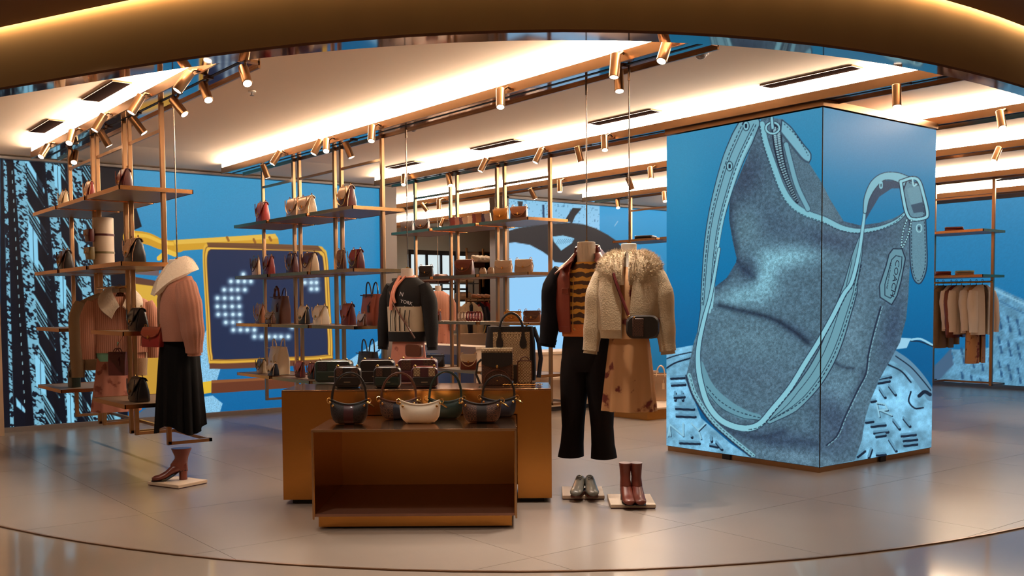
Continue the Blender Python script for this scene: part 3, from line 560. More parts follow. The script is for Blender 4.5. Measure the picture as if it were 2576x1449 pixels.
for (a, b, lab) in (((265, 255), (350, 210), 'dark air slot in the ceiling above the left beam, nearer one'), ((118, 333), (180, 305), 'dark air slot in the ceiling above the left beam, farther smaller one'),
                    ((1970, 225), (2190, 175), 'long dark air slot in the ceiling above the screen column'), ((1545, 318), (1697, 284), 'dark air slot in the ceiling just left of the screen column'),
                    ((1240, 380), (1350, 357), 'dark air slot in the ceiling behind the two mannequin rods'), ((1020, 425), (1095, 410), 'small dark air slot in the ceiling near the end of the third beam'), ((2545, 347), (2600, 341), 'dark air slot at the right edge of the photo'), ((1565, 483), (1655, 472), 'thin far air slot left of the screen column')):
    z = ZC-.001 if a[0] != 2545 else ZC-.001; p, q = onz(*a, z), onz(*b, z)
    for b_ in (2.57, 6.57, 8.3, 10.07, 12.2, 14.0):
        if abs(p.x-b_) < .24: p.x = b_-.235
    t = thing('air_slot', lab, 'ceiling vent', (p.x, q.y, ZC)); L = abs(p.y-q.y)
    MB().box(-.065, .065, 0, L, -.012, .004).obj('slot', VENT, t); m = MB(); m.box(-.071, -.065, -.006, L+.006, -.012, 0); m.box(.065, .071, -.006, L+.006, -.012, 0); m.box(-.065, .065, -.006, 0, -.012, 0); m.box(-.065, .065, L, L+.006, -.012, 0); m.obj('frame', BRASSD, t)
# track spotlights: px, py of the housing, beam x, lean (right +), toward camera (+), watts factor
SP = [(112, 380, 2.57, -.25, .75, 1), (178, 345, 2.57, .1, .8, 1), (250, 308, 2.57, -.5, .3, 1), (188, 395, 2.57, .2, .8, .6), (262, 347, 2.57, .5, -.3, 1), (343, 262, 2.57, -.5, .3, 1), (347, 315, 2.57, .7, -.2, 1), (462, 205, 2.57, -.6, .3, 1), (449, 268, 2.57, .8, .2, 1), (518, 232, 2.57, .45, .6, 1), (617, 190, 2.57, .4, .7, 1.4),
      (667, 430, 4.57, .3, -.3, 1), (695, 397, 4.57, -.6, .2, 1), (798, 370, 4.57, -.5, .2, 1), (821, 366, 4.57, .1, .8, 1), (876, 377, 4.57, .4, .0, 1), (935, 336, 4.57, .0, .45, 1), (1259, 247, 4.57, .0, .45, 1.6), (1547, 165, 4.57, -.1, .15, 2.2), (1557, 203, 4.57, .02, .3, 2.2), (1672, 128, 4.57, -.35, .4, 2.6),
      (1016, 452, 6.57, .0, .6, 1), (1130, 452, 6.57, .2, .4, 1), (1216, 415, 6.57, -.5, .1, 1), (1355, 392, 6.57, -.5, .1, 1), (1457, 388, 6.57, .25, .0, 1), (1521, 360, 6.57, .0, .45, 1), (2256, 240, 6.57, .0, .1, 1.5),
      (1408, 468, 8.30, .0, .2, 1), (1637, 436, 8.30, .0, .5, 1), (2518, 300, 8.30, .0, .4, 1), (1340, 487, 8.30, .5, -.2, 1), (1104, 515, 8.30, .0, .2, 1), (1068, 522, 8.30, .8, .2, 1),
      (2507, 388, 10.07, -.5, .2, 1), (2330, 402, 10.07, .95, -.3, 3.5), (1554, 512, 10.07, .0, .6, 1), (1672, 495, 10.07, .0, .6, 1), (1585, 462, 8.30, .4, 0, 1), (1112, 560, 10.07, -.4, .1, 1), (1222, 552, 10.07, .4, 0, 1)]  # strongest one is added, hidden behind the column, to brighten the right rail coats
LINE = {2.57: 'the leftmost ceiling beam', 4.57: 'the beam over the mannequins', 6.57: 'the beam touching the screen column', 8.30: 'the beam behind the screen column', 10.07: 'the beam two rows behind the screen column'}
cnt = {}
for (px, py, X, lean, tw_, kw) in sorted(SP, key=lambda s: (s[2], s[0])):
    zc = 2.745; p = onz(px, py, zc)
    k = 0
    while abs(p.x-X) > .24 and k < 40: zc += .01 if p.x < X else -.01; zc = max(2.55, min(2.86, zc)); p = onz(px, py, zc); k += 1
    p.x = max(X-.24, min(X+.24, p.x)); cnt[X] = cnt.get(X, 0)+1
    if lean == 0 and tw_ == 0: tw_ = .05
    d = (cdir(lean, -tw_)+Vector((0, 0, -1))).normalized()
    nm = ORD[cnt[X]-1] if cnt[X] <= 10 else 'eleventh'
    t = thing('track_spotlight', '%s brass spotlight from the left on %s%s' % (nm, LINE[X], ', shining' if tw_ >= .45 and X < 9 else ''), 'spotlight', p, 0, 'track spotlights on the ceiling beams')
    a, b = -d*.075, d*.075
    MB().cyl(a, b, .032, n=16).obj('housing', BRASS, t, bevel=.003)
    MB().cyl(b-d*.004, b+d*.0015, .026, n=16).obj('lens', LENS, t)
    m = MB(); top = Vector((max(-.11, min(.11, X-p.x)), 0, BZ-p.z)); m.tube([a+d*.02, Vector((top.x*.6, 0, max(a.z+.02, top.z*.5))), top], .009, 6); m.box(top.x-.022, top.x+.022, -.035, .035, top.z-.012, top.z+.001); m.obj('bracket', BRASSD, t)
    ld = bpy.data.lights.new('lamp', 'SPOT'); ld.energy = SPOT_W*kw; ld.color = WARM; ld.spot_size = math.radians(62); ld.spot_blend = .85; ld.shadow_soft_size = .025
    lo = bpy.data.objects.new('lamp', ld); lk(lo, t); lo.location = b+d*.012; lo.rotation_euler = d.to_track_quat('-Z', 'Y').to_euler()
# ceiling devices
for (px, py, lab, r_) in ((634, 228, 'white fire sprinkler head on the ceiling beside the left spotlights', .03), (1763, 133, 'white dome smoke detector on the ceiling near the mirrored edge', .055), (1040, 322, 'small white smoke detector on the ceiling near the middle rod', .04), (925, 440, 'small dome camera on the ceiling near the far wall', .06)):
    p = onz(px, py, ZC); t = thing('sprinkler_head' if r_ == .03 else 'smoke_detector', lab, 'ceiling device', p)
    MB().lathe([(.0, -.002), (r_, -.002), (r_, -.012), (r_*.4, -.014), (0, -.015)], 16).obj('base', WHITE, t)
    if r_ == .03: m = MB(); m.cyl((0, 0, -.01), (0, 0, -.035), .006); m.cyl((0, 0, -.035), (0, 0, -.038), .018); m.obj('deflector', GREYW, t)
    else: MB().ball((0, 0, -.014), r_*.7, r_*.7, r_*.55).obj('dome', GREYW, t)

# ================================================================ hanging shelf units
HZ = [2.20, 1.645, 1.13, .59]
EDGE = mat('shelf_edge_brass', (190, 140, 92), .25, 1)
def unit(X, Y0, nmod, label, has, L=.80, G=.10, rails=(), zs=HZ):
    t = thing('hanging_shelf_unit', label, 'shelf unit', (X, Y0, .26), 0, 'ceiling hung brass shelf units')
    P = .06; z0, z1 = .26, BZ-.26-.003
    for k in range(nmod):
        a = k*(L+G)
        for y in (a, a+L-.036): MB().box(P-.016, P+.016, y, y+.036, 0, z1).obj('post', BRASS, t, bevel=.003)
        MB().box(P-.008, P+.008, a+.03, a+L-.03, 2.36, 2.385).obj('crossbar', BRASS, t)
        m = MB(); m.box(P-.012, P+.33, a, a+.025, 0, .025); m.box(P+.305, P+.33, a, a+L, 0, .025); m.box(P-.012, P+.33, a+L-.025, a+L, 0, .025); m.obj('foot_frame', BRASS, t)
        for s_, z in enumerate(zs):
            if not has(k, s_): continue
            z_ = z-.26; sh = MB().box(-.27, .27, a-.02, a+L+.0, z_-.028, z_-.003).obj('shelf', SHELFM, t)
            m = MB(); x0, x1, y0, y1 = -.275, .275, a-.026, a+L+.006
            m.box(x0, x0+.007, y0, y1, z_-.031, z_); m.box(x1-.007, x1, y0, y1, z_-.031, z_); m.box(x0, x1, y0, y0+.007, z_-.031, z_); m.box(x0, x1, y1-.007, y1, z_-.031, z_); m.obj('edge_trim', EDGE, sh)
        if k in rails: MB().cyl((P-.02, a, rails[k]-.26), (P-.02, a+L, rails[k]-.26), .012).obj('hanging_rail', GOLD, t)
    return t
unit(2.52, 7.48, 3, 'brass shelf unit at the left hung before the building picture', lambda k, s: not (k == 1 and s > 1), rails={1: 1.48})
unit(4.62, 7.80, 3, 'brass shelf unit full of handbags before the signal lamp picture', lambda k, s: True)
unit(6.62, 7.80, 3, 'brass shelf unit behind the hanging mannequins with pale bags', lambda k, s: True)
y4 = yat(1583, 10.05, 2.3)-.8*2-.1; unit(10.0, y4, 2, 'brass shelf unit seen just left of the screen column before plain blue', lambda k, s: s < 3)
yr = yat(2488, 12.3, 1.5)-.06; unit(12.24, yr, 2, 'brass rail unit with hanging coats at the far right', lambda k, s: s < 2, rails={0: 1.56, 1: 1.56})

# ================================================================ bag builders (front faces local -y)
def leather(name, col, rough=.38, bump=.12): return mat(name, col, rough, bump=bump, bscale=140, coat=.15)
LM = {k: leather('leather_'+k, c) for k, c in dict(burgundy=(84, 24, 24), red=(136, 28, 26), brown=(88, 48, 32), tan=(156, 100, 64), cream=(222, 200, 168), black=(26, 20, 20), navy=(26, 30, 46), green=(22, 42, 36), white=(232, 220, 200), rust=(122, 52, 32), rose=(160, 82, 70), mustard=(206, 140, 52), grey=(128, 118, 122), beige=(204, 176, 148), metallic=(206, 176, 148), pink=(226, 140, 130), olive=(120, 104, 66), plum=(70, 26, 36)).items()}
LM['metallic'].node_tree.nodes['Principled BSDF'].inputs['Metallic'].default_value = .6; LM['metallic'].node_tree.nodes['Principled BSDF'].inputs['Roughness'].default_value = .25
LM['mono'] = patmat('monogram_canvas', (196, 172, 134), (116, 88, 58), 'monogram', 48); LM['monod'] = patmat('monogram_canvas_dark', (96, 62, 44), (46, 28, 24), 'monogram', 48); LM['monok'] = patmat('monogram_canvas_black', (44, 34, 38), (22, 18, 22), 'monogram', 48)
LM['snake'] = patmat('snake_print', (150, 110, 80), (60, 36, 26), 'spots', 60)
def flap_bag(t, w, h, d, bm_, fm, strap='droop', sm=None, handle=False, fl=.42):
    m = MB(); m.loft([rrect(w*.95, d*.95, d*.2, 3, z=0), rrect(w, d, d*.22, 3, z=h*.06), rrect(w*.99, d*.92, d*.22, 3, z=h*.4), rrect(w*.96, d*.62, d*.2, 3, z=h*.8), rrect(w*.92, d*.3, d*.12, 3, z=h*.98)]); m.obj('body', bm_, t)
    prof = [(d*.3, h*.86), (d*.2, h*.98), (0, h*1.03), (-d*.2, h*.99), (-d*.34-.004, h*.8), (-d*.46-.005, h*.58), (-d*.5-.007, h*fl)]
    G = []
    for i, (y, z) in enumerate(prof): G.append([(w*.5*u*(.97 if i < 5 else .97-.05*(i-4)), y, z+(abs(u)**4)*h*.10*(i > 4)*(i-4)) for u in np.linspace(-1, 1, 11)])
    m = MB(); m.sheet(G, .005); f = m.obj('flap', fm, t, 50)
    zc = h*fl+h*.03; m = MB(); m.cyl((0, -d*.5-.006, zc), (0, -d*.5-.016, zc), w*.055, n=10); m.box(-w*.02, w*.02, -d*.5-.02, -d*.5-.012, zc-h*.1, zc+.01); m.obj('clasp', GOLD, t)
    sm = sm or fm
    if strap == 'droop':
        P = [(w*.47*math.cos(a), -d*.35-.02-.05*w*math.sin(a), h*.95-h*.72*math.sin(a)) for a in np.linspace(0, PI, 13)]; MB().tube(P, w*.016+.002, 6).obj('strap', sm, t)
    elif strap == 'chain':
        P = [(w*.49*math.cos(a), -d*.4-.02, h*.95-h*.8*math.sin(a)**.7) for a in np.linspace(0, PI, 15)]; MB().tube(P, [w*.03 if k % 2 else w*.018 for k in range(15)], 6).obj('chain_strap', GOLD, t)
    elif strap == 'side': MB().tube([(w*.5, 0, h*.8), (w*.56, -.01, h*.5), (w*.54, -d*.3, h*.08), (w*.3, -d*.6, .008)], w*.018+.002, 6).obj('strap', sm, t)
    [MB().tube([(sx*w*.4+.012*math.cos(q), 0, h+.012+.012*math.sin(q)) for q in np.linspace(0, 2*PI, 9)], .003, 5).obj('ring', GOLD, t) for sx in (-1, 1)]
    if handle: MB().tube([(w*.28*math.cos(a), 0, h+h*.42*math.sin(a)) for a in np.linspace(0, PI, 9)], w*.03, 7).obj('handle', sm, t)
    # side gusset panel stitched edge
    [MB().tube([(sx*w*.5, -d*.45, h*.05), (sx*w*.495, -d*.4, h*.4), (sx*w*.48, -d*.2, h*.85)], .003, 5).obj('piping', sm, t) for sx in (-1, 1)]
def tote_bag(t, w, h, d, bm_, hm, hh=.6, tagc=None, scarf=None):
    m = MB(); R = [rrect(w*.94, d, d*.15, 3, z=0), rrect(w*.97, d*1.0, d*.15, 3, z=h*.5), rrect(w, d*.55, d*.12, 3, z=h)]
    m.loft(R, True, False); m.loft([R[2], rrect(w-.012, d*.55-.012, d*.1, 3, z=h), rrect(w-.02, d*.5-.012, d*.1, 3, z=h*.8)], False, True); m.obj('body', bm_, t, 40)
    for s_, yy in ((1, -d*.28), (1, d*.28)): MB().tube([(w*.2*math.cos(a)*(1.1 if a in (0, PI) else 1), yy*(1+.3*math.sin(a)), h*.82+h*hh*1.1*math.sin(a)**.8) for a in np.linspace(0, PI, 13)], w*.022+.001, 6).obj('handle', hm, t)
    m = MB(); m.tube([(-w*.45, -d*.52, h*.96), (0, -d*.42-.01, h*.94), (w*.45, -d*.5, h*.96)], .004, 5); m.obj('top_piping', hm, t)
    m = MB(); m.tube([(w*.16, -d*.3, h*.8), (w*.14, -d*.5-.01, h*.62)], .004, 5); m.box(w*.09, w*.2, -d*.53-.008, -d*.53, h*.42, h*.64); m.obj('hang_tag', tagc or hm, t)
    if scarf: MB().tube([(w*.22*math.cos(a), -d*.33, h*.9+h*hh*math.sin(a)) for a in np.linspace(0, PI, 11)], [w*.04+.006*(k % 2) for k in range(11)], 7).obj('scarf', scarf, t)
def hobo_bag(t, w, h, d, bm_, stripe, trim, hh=.9, handle=True, sw=.13):
    def R(x, k=1.0, e=0):
        u = abs(2*x/w); zb = h*.42*max(0, (u-.55)/.45)**2.6; zt = h*(.80+.22*u**2); zb = min(zb, zt-h*.3) if u < .99 else zt-h*.36; q = max(.35, (1-u**4*.6))
        zc, hz = (zb+zt)/2, (zt-zb)/2; return [(x, -(d*.5*q*k+e)*math.copysign(abs(math.cos(a))**.7, math.cos(a))*(1.0 if math.sin(a) < 0 else 1-.6*math.sin(a)), zc+(hz+e)*math.copysign(abs(math.sin(a))**.75, math.sin(a))) for a in [2*PI*j/16 for j in range(16)]]
    m = MB(); m.loft([R(x*w/2) for x in (-1, -.95, -.85, -.7, -.5, -.25, 0, .25, .5, .7, .85, .95, 1)]); m.obj('body', bm_, t, 60)
    if stripe: m = MB(); m.loft([R(x*w/2, 1.0, .0015) for x in np.linspace(-sw*2, sw*2, 5)]); m.obj('centre_stripe', stripe, t, 60)
    m = MB(); m.tube([(x*w/2, -.006, h*(.80+.22*x*x)+.004) for x in np.linspace(-.97, .97, 13)], .0055, 6); m.obj('top_trim', trim, t)
    for sx in (-1, 1): m = MB(); m.tube([(sx*(w*.5+.008)+.013*math.cos(q)*sx, 0, h*.98+.016*math.sin(q)) for q in np.linspace(0, 2*PI, 9)], .0035, 5); m.ball((sx*w*.5, -.01, h*.9), .009, .009, .009); m.ball((sx*w*.42, -d*.35, h*.78), .008, .006, .008); m.obj('ring', GOLD, t)
    m = MB(); m.tube([(w*.5, -.02, h*.92), (w*.5+.03, -.03, h*.8), (w*.5+.045, -.035, h*.72)], [.004, .007, .004], 5); m.obj('hardware', GOLD, t)
    if handle: MB().tube([(w*(.46*math.cos(a)+.03*math.sin(a)), .0, h*1.0+h*hh*math.sin(a)**.85) for a in np.linspace(0, PI, 17)], .0052, 7, flat=1.5).obj('handle', trim, t)
def box_bag(t, w, h, d, bm_, front, trim, stripe=None, letters=True):
    m = MB(); m.loft([[(x, y, z) for x, z, _ in [(a, b+h/2, 0) for a, b, _ in rrect(w*k, h*k, .028, 4)]] for k, y in ((.95, -d/2), (1, -d/2+.012), (1, d/2-.012), (.95, d/2))]); m.obj('body', bm_, t)
    MB().box(-w*.44, w*.44, -d/2-.006, -d/2+.004, h*.10, h*.52).obj('front_pocket', front, t, bevel=.004)
    m = MB(); m.tube([(-w*.44, 0, h), (0, 0, h+.003), (w*.44, 0, h)], .006, 6); m.obj('top_zip', trim, t)
    if stripe:
        for x0 in (-.40, .16): MB().box(w*x0, w*(x0+.24), -d/2-.0045, -d/2+.002, h*.56, h*.97).obj('patterned_band', stripe, t)
    [MB().ball((sx*w*.36, -d*.2, h+.008), .009, .009, .009).obj('strap_stud', GOLD, t) for sx in (-1, 1)]
    MB().box(-w*.12, w*.12, -d/2-.0085, -d/2-.005, h*.26, h*.30).obj('name_plate', mat('plate', (150, 132, 110), .3, .7), t)
def strap_wallet(t, w, h, d, bm_):
    MB().box(-w/2, w/2, -d/2, d/2, 0, h).obj('body', bm_, t, bevel=.004); MB().box(-w/2-.001, w/2+.001, -d/2-.002, -d/2, h*.55, h).obj('flap', bm_, t)
BAGS = []
def place(kind, label, X, z, x0, x1, ytop, mats, rz=-90, dr=.45, group=None, **kw):
    pxc = (x0+x1)/2; y = yat(pxc, X, z); dep = (Vector((X, y, z))-Vector(_C)).dot(Vector(_F)); s_ = FP/dep
    ph = math.radians(rz)+YAW; w_ = (x1-x0)/s_/(abs(math.cos(ph))+dr*abs(math.sin(ph))); yb = pj((X, y, z))[1][0]; h = (yb-ytop)/s_; d = dr*w_
    nm = {'flap': 'flap_bag', 'tote': 'tote_bag', 'hobo': 'shoulder_bag', 'box': 'crossbody_bag'}[kind]
    t = thing(nm, label, 'handbag', (X, y, z+.001), math.radians(rz), group)
    if kind == 'flap': flap_bag(t, w_, h*.94, d, *mats, **kw)
    elif kind == 'tote': tote_bag(t, w_, h, d, *mats, **kw)
    elif kind == 'hobo': hobo_bag(t, w_, h, d, *mats, **kw)
    else: box_bag(t, w_, h, d, *mats, **kw)
    return t
L_ = LM; G1, G2, G3 = 'handbags on the left shelf unit', 'handbags on the middle shelf unit', 'handbags on the shelf unit behind the mannequins'
z1, z2, z3, z4 = HZ
a = 2.43
place('flap', 'small beige bag on the top left shelf, farthest left', a, z1, 146, 180, 480, (L_['cream'], L_['cream']), group=G1)
place('flap', 'pink and dark red bag on the top left shelf, between two others', a, z1, 209, 246, 455, (L_['red'], L_['metallic']), group=G1)
place('flap', 'dark burgundy wedge bag standing highest at the top of the left shelf unit', a, z1, 290, 342, 424, (L_['plum'], L_['burgundy']), group=G1, dr=.6)
place('flap', 'black bag with brown flap on the second left shelf beside the building picture', a, z2, 140, 194, 628, (L_['black'], L_['brown']), group=G1, dr=.6)
place('flap', 'dark studded bag with black side on the second left shelf before the yellow lamp', a, z2, 305, 376, 598, (L_['black'], L_['snake']), group=G1, dr=.6)
place('flap', 'black glossy bag on the third left shelf beside the pink jacket', a, z3, 316, 382, 773, (L_['black'], L_['black']), group=G1, dr=.6)
place('flap', 'black quilted bag on the lowest near left shelf', a, z4, 316, 386, 946, (L_['black'], L_['black']), group=G1, dr=.6)
place('tote', 'dark green bag on the lowest far left shelf, mostly behind the grey coat', a, z4, 164, 210, 915, (L_['green'], L_['green']), group=G1, hh=.25)
a = 4.51
place('flap', 'red and brown bag on the top middle shelf, leftmost', a, z1, 641, 684, 507, (L_['red'], L_['rust']), group=G2, dr=.6)
place('flap', 'pale metallic bag on the top middle shelf, left of its twin', a+.04, z1, 716, 764, 498, (L_['metallic'], L_['metallic']), group=G2, dr=.3)
place('flap', 'larger cream metallic bag at the centre of the top middle shelf', a-.03, z1, 745, 803, 492, (L_['cream'], L_['metallic']), group=G2, dr=.5)
place('flap', 'tall burgundy bag with shiny front on the top middle shelf, rightmost', a, z1, 846, 902, 466, (L_['burgundy'], L_['metallic']), group=G2, dr=.6, strap='chain')
place('flap', 'cream bag with dark flap on the second middle shelf, leftmost', a, z2, 630, 660, 645, (L_['cream'], L_['burgundy']), group=G2, dr=.3)
place('flap', 'rust red bag on the second middle shelf, second from the left', a, z2, 661, 696, 642, (L_['red'], L_['rust']), group=G2, dr=.6)
place('flap', 'burgundy bag with gold chain at the centre of the second middle shelf', a, z2, 718, 755, 636, (L_['burgundy'], L_['plum']), group=G2, strap='chain')
place('flap', 'cream bag with burgundy flap on the second middle shelf', a, z2, 757, 808, 634, (L_['cream'], L_['burgundy']), group=G2, dr=.6)
place('flap', 'dark snakeskin bag on the second middle shelf beside a red one', a, z2, 845, 875, 628, (L_['brown'], L_['snake']), group=G2, strap='chain', dr=.3)
place('flap', 'bright red bag with gold chain edge on the second middle shelf', a, z2, 876, 922, 626, (L_['burgundy'], L_['red']), group=G2, strap='chain', dr=.6)
place('flap', 'tan bag with gold chain on the third middle shelf, leftmost', a+.05, z3, 638, 672, 764, (L_['tan'], L_['tan']), group=G2, strap='chain', dr=.3)
place('flap', 'tiny brown patterned case on the third middle shelf in front of a tote', a-.10, z3, 664, 697, 785, (L_['brown'], L_['mono']), group=G2, strap='none', dr=.4)
place('tote', 'tall brown tote with scarf handle on the third middle shelf', a+.05, z3, 676, 738, 745, (L_['brown'], L_['burgundy']), group=G2, scarf=L_['burgundy'], hh=.42, dr=.5)
place('flap', 'cream bag with black side on the third middle shelf', a, z3, 747, 784, 769, (L_['black'], L_['cream']), group=G2, dr=.4)
place('flap', 'ivory bag with strap on the third middle shelf, right of the black sided one', a, z3, 784, 834, 767, (L_['white'], L_['cream']), group=G2, dr=.6)
place('flap', 'red brown bag on the third middle shelf beside the large tote', a, z3, 856, 900, 762, (L_['burgundy'], L_['rust']), group=G2, dr=.6)
place('flap', 'small case with ribbed pale front before the large brown tote', a-.10, z3, 896, 926, 789, (L_['brown'], L_['grey']), group=G2, strap='none', dr=.4)
place('tote', 'large brown tote with navy handles on the third middle shelf', a+.04, z3, 904, 970, 740, (L_['rust'], L_['navy']), group=G2, hh=.5, dr=.45)
place('flap', 'small cream bag on the lowest middle shelf, leftmost', a, z4, 643, 676, 902, (L_['cream'], L_['olive']), group=G2, dr=.5)
place('flap', 'small cream bag with rose flap in front of the large cream tote', a-.10, z4, 670, 706, 912, (L_['navy'], L_['cream']), group=G2, dr=.6)
place('tote', 'large cream tote on the lowest middle shelf', a+.05, z4, 670, 735, 872, (L_['cream'], L_['cream']), group=G2, hh=.42, dr=.6)
place('flap', 'dusty red bag on the lowest middle shelf left of the dark cases', a, z4, 740, 772, 908, (L_['burgundy'], L_['rose']), group=G2, dr=.5)
place('flap', 'red trimmed small bag beside the dusty red one, half behind a dark case', a, z4, 772, 804, 912, (L_['black'], L_['rust']), group=G2, dr=.5)
place('tote', 'black tote with tall navy handles behind the dark cases', a, z4, 893, 962, 885, (L_['black'], L_['navy']), group=G2, hh=.5, dr=.5)
a = 6.49
place('flap', 'grey mauve bag on the top rear shelf, leftmost', a, z1, 1008, 1044, 556, (L_['grey'], L_['grey']), -62, group=G3, dr=.5)
place('flap', 'brown mauve bag on the top rear shelf, second from the left', a, z1, 1043, 1084, 551, (L_['brown'], L_['grey']), -62, group=G3, dr=.5)
place('flap', 'mustard yellow bag on the top rear shelf before the wheel picture', a, z1, 1240, 1281, 524, (L_['mustard'], L_['mustard']), -58, group=G3, dr=.4)
place('flap', 'tan bag with brown side right of the mustard bag on the top shelf', a, z1, 1283, 1330, 519, (L_['brown'], L_['tan']), -58, group=G3, dr=.5)
place('flap', 'black bag with gold clasp behind the black sweater mannequin', a, z2, 1053, 1092, 668, (L_['black'], L_['black']), -58, group=G3, dr=.4)
place('flap', 'brown bag with black ribbon on the second rear shelf', a, z2, 1143, 1196, 652, (L_['brown'], L_['rust']), -62, group=G3, dr=.5)
place('flap', 'beige bag on the second rear shelf, left of its twin', a, z2, 1243, 1290, 655, (L_['beige'], L_['beige']), -58, group=G3, dr=.35, strap='side')
place('flap', 'beige bag on the second rear shelf, right of its twin', a, z2, 1294, 1342, 652, (L_['beige'], L_['beige']), -58, group=G3, dr=.35, strap='side')
place('flap', 'mustard bag seen through the handle of the monogram tote', a, z3, 1268, 1314, 782, (L_['mustard'], L_['mustard']), -58, group=G3, dr=.4)
place('flap', 'brown and tan bag behind the monogram tote, right of the mustard one', a, z3, 1316, 1363, 781, (L_['tan'], L_['brown']), -58, group=G3, dr=.4)
place('flap', 'brown saddle bag on the third rear shelf beside the black sweater', a, z3, 1078, 1112, 782, (L_['brown'], L_['rose']), -62, group=G3, dr=.5)
place('flap', 'dark navy bag with silver clasp on the low pale rear shelf', a, z4, 1072, 1120, 892, (L_['black'], L_['navy']), -50, group=G3, dr=.4)
place('flap', 'cream saddle bag with brown trim on the low rear shelf', a, z4, 1158, 1202, 890, (L_['rust'], L_['cream']), -45, group=G3, dr=.4, fl=.5)
place('tote', 'pale gold tote on the low platform left of the screen column', 8.9, .13, 1634, 1690, 938, (L_['metallic'], L_['cream']), -50, hh=.4, dr=.5)
# wallets and small strap coils on the rear unit
for k in range(9):
    p0 = 1141+k*11; y = yat(p0, 6.5, z1); t = thing('wallet', 'slim %s wallet, %s from the left in the fanned row' % (('rust', 'tan', 'brown', 'metallic', 'cream')[k % 5], ORD[k]), 'wallet', (6.5, y, z1+.001), math.radians(-75+rnd.uniform(-14, 14)), 'fanned wallets on the top rear shelf')
    t.rotation_euler[1] = math.radians(rnd.uniform(-14, 14)); t.location.z += .014
    strap_wallet(t, .09, .085+rnd.uniform(0, .02), .018, [L_['rust'], L_['tan'], L_['brown'], L_['metallic'], L_['cream']][k % 5])
for k in range(8):
    p0 = 1157+k*7.2; y = yat(p0, 6.5, z3); t = thing('coiled_strap', ('beige' if k < 3 else 'red')+' coiled bag strap, %s from the left in the rear shelf row' % ORD[k], 'strap', (6.5, y, z3+.008), math.radians(-38), ('beige' if k < 3 else 'red')+' coiled straps on the third rear shelf')
    MB().tube([(.022*math.cos(q), .03*math.sin(q), .05+.05*math.sin(q)) for q in np.linspace(0, 2*PI, 15)], .006, 6, flat=1.6).obj('loop', L_['beige'] if k < 3 else L_['red'], t); MB().box(-.012, .012, -.012, .012, -.007, .03).obj('stand', CREAM, t)
for k in range(2):
    p0 = 1215+k*20; y = yat(p0, 6.56, z2); t = thing('pouch', ('left' if k == 0 else 'right')+' one of two small pink pouches beside the brown bag', 'pouch', (6.56, y, z2+.001), math.radians(-55))
    MB().loft([rrect(.07, .04, .015, 3, z=0), rrect(.085, .06, .02, 3, z=.03), rrect(.06, .03, .012, 3, z=.07), rrect(.03, .012, .005, 3, z=.08)]).obj('body', L_['beige'], t); MB().ball((0, -.02, .07), .006, .006, .006).obj('bead', L_['rust'], t)
# display roll with two belt bags on the left unit
y = yat(262, 2.5, z2); t = thing('display_roll', 'upright cream cylinder with two belt bags on the second left shelf', 'display stand', (2.5, y, z2+.001))
MB().lathe([(0, 0), (.085, 0), (.085, .42), (.08, .425), (0, .425)], 32).obj('cylinder', CREAM, t)
for zz, mt, lab in ((.27, L_['burgundy'], 'small burgundy belt bag strapped high on the cream cylinder'), (.12, L_['olive'], 'small olive belt bag strapped low on the cream cylinder')):
    b = thing('belt_bag', lab, 'handbag', (2.5, y, z2+zz), math.radians(-85))
    MB().lathe([(.0865, 0), (.0885, 0), (.0885, .018), (.0865, .018), (.0865, 0)], 32).obj('belt', mt, b)
    m = MB(); m.loft([rrect(.10, .045, .015, 3, cy=-.112, z=-.05), rrect(.115, .055, .018, 3, cy=-.115, z=0), rrect(.10, .04, .012, 3, cy=-.11, z=.055)]); m.obj('body', mt, b)
    MB().box(-.055, .055, -.148, -.142, 0, .05).obj('flap', mt, b, bevel=.003); MB().ball((0, -.15, .01), .008, .005, .008).obj('clasp', GOLD, b)

# ================================================================ brass display tables
def cpt(px, py, k):                       # point on the facade-parallel plane at distance k
    d = ray(px, py); return Vector(_C+d*k/(d[0]*math.sin(YAW)+d[1]*math.cos(YAW)))
o1 = cpt(783, 1082, 5.72); t = thing('display_table', 'low open fronted brass display table in front carrying curved shoulder bags', 'table', (o1.x, o1.y, 0), FR)
W1, D1, H1 = 1.195, .97, .586
MB().box(0, W1, 0, D1, H1-.014, H1).obj('table_top', TABTOP, t, bevel=.002)
MB().box(0, .014, 0, D1, .075, H1-.014).obj('side_panel', TABLE, t); MB().box(W1-.014, W1, 0, D1, .075, H1-.014).obj('side_panel', TABLE, t)
MB().box(.014, W1-.014, D1-.014, D1, .075, H1-.014).obj('back_panel', mat('table_brass_satin', (205, 145, 80), .42, 1), t)
for x0, x1, za, zb in ((0, W1, H1-.012, H1+.001), (-.001, .010, .06, H1), (W1-.010, W1+.001, .06, H1)): MB().box(x0, x1, -.003, .002, za, zb).obj('edge_trim', BRASS, t)
MB().box(.014, W1-.014, .004, D1-.014, .075, .09).obj('inner_shelf', mat('inner_floor_brass', (158, 112, 92), .4, .3), t)
MB().box(.03, W1-.03, .02, D1-.03, .012, .075).obj('plinth', TABLE, t); MB().box(.07, W1-.07, .07, D1-.07, 0, .012).obj('shadow_gap', DARK, t)
o2 = cpt(708, 982, 6.47); t = thing('display_table', 'tall solid brass display table behind the low one carrying dark cases and a monogram tote', 'table', (o2.x, o2.y, 0), FR)
W2, D2, H2 = (cpt(1387, 979, 6.47)-cpt(708, 982, 6.47)).length, .52, (o2.z)
MB().box(0, W2, 0, D2, H2-.012, H2).obj('table_top', TABTOP, t, bevel=.002)
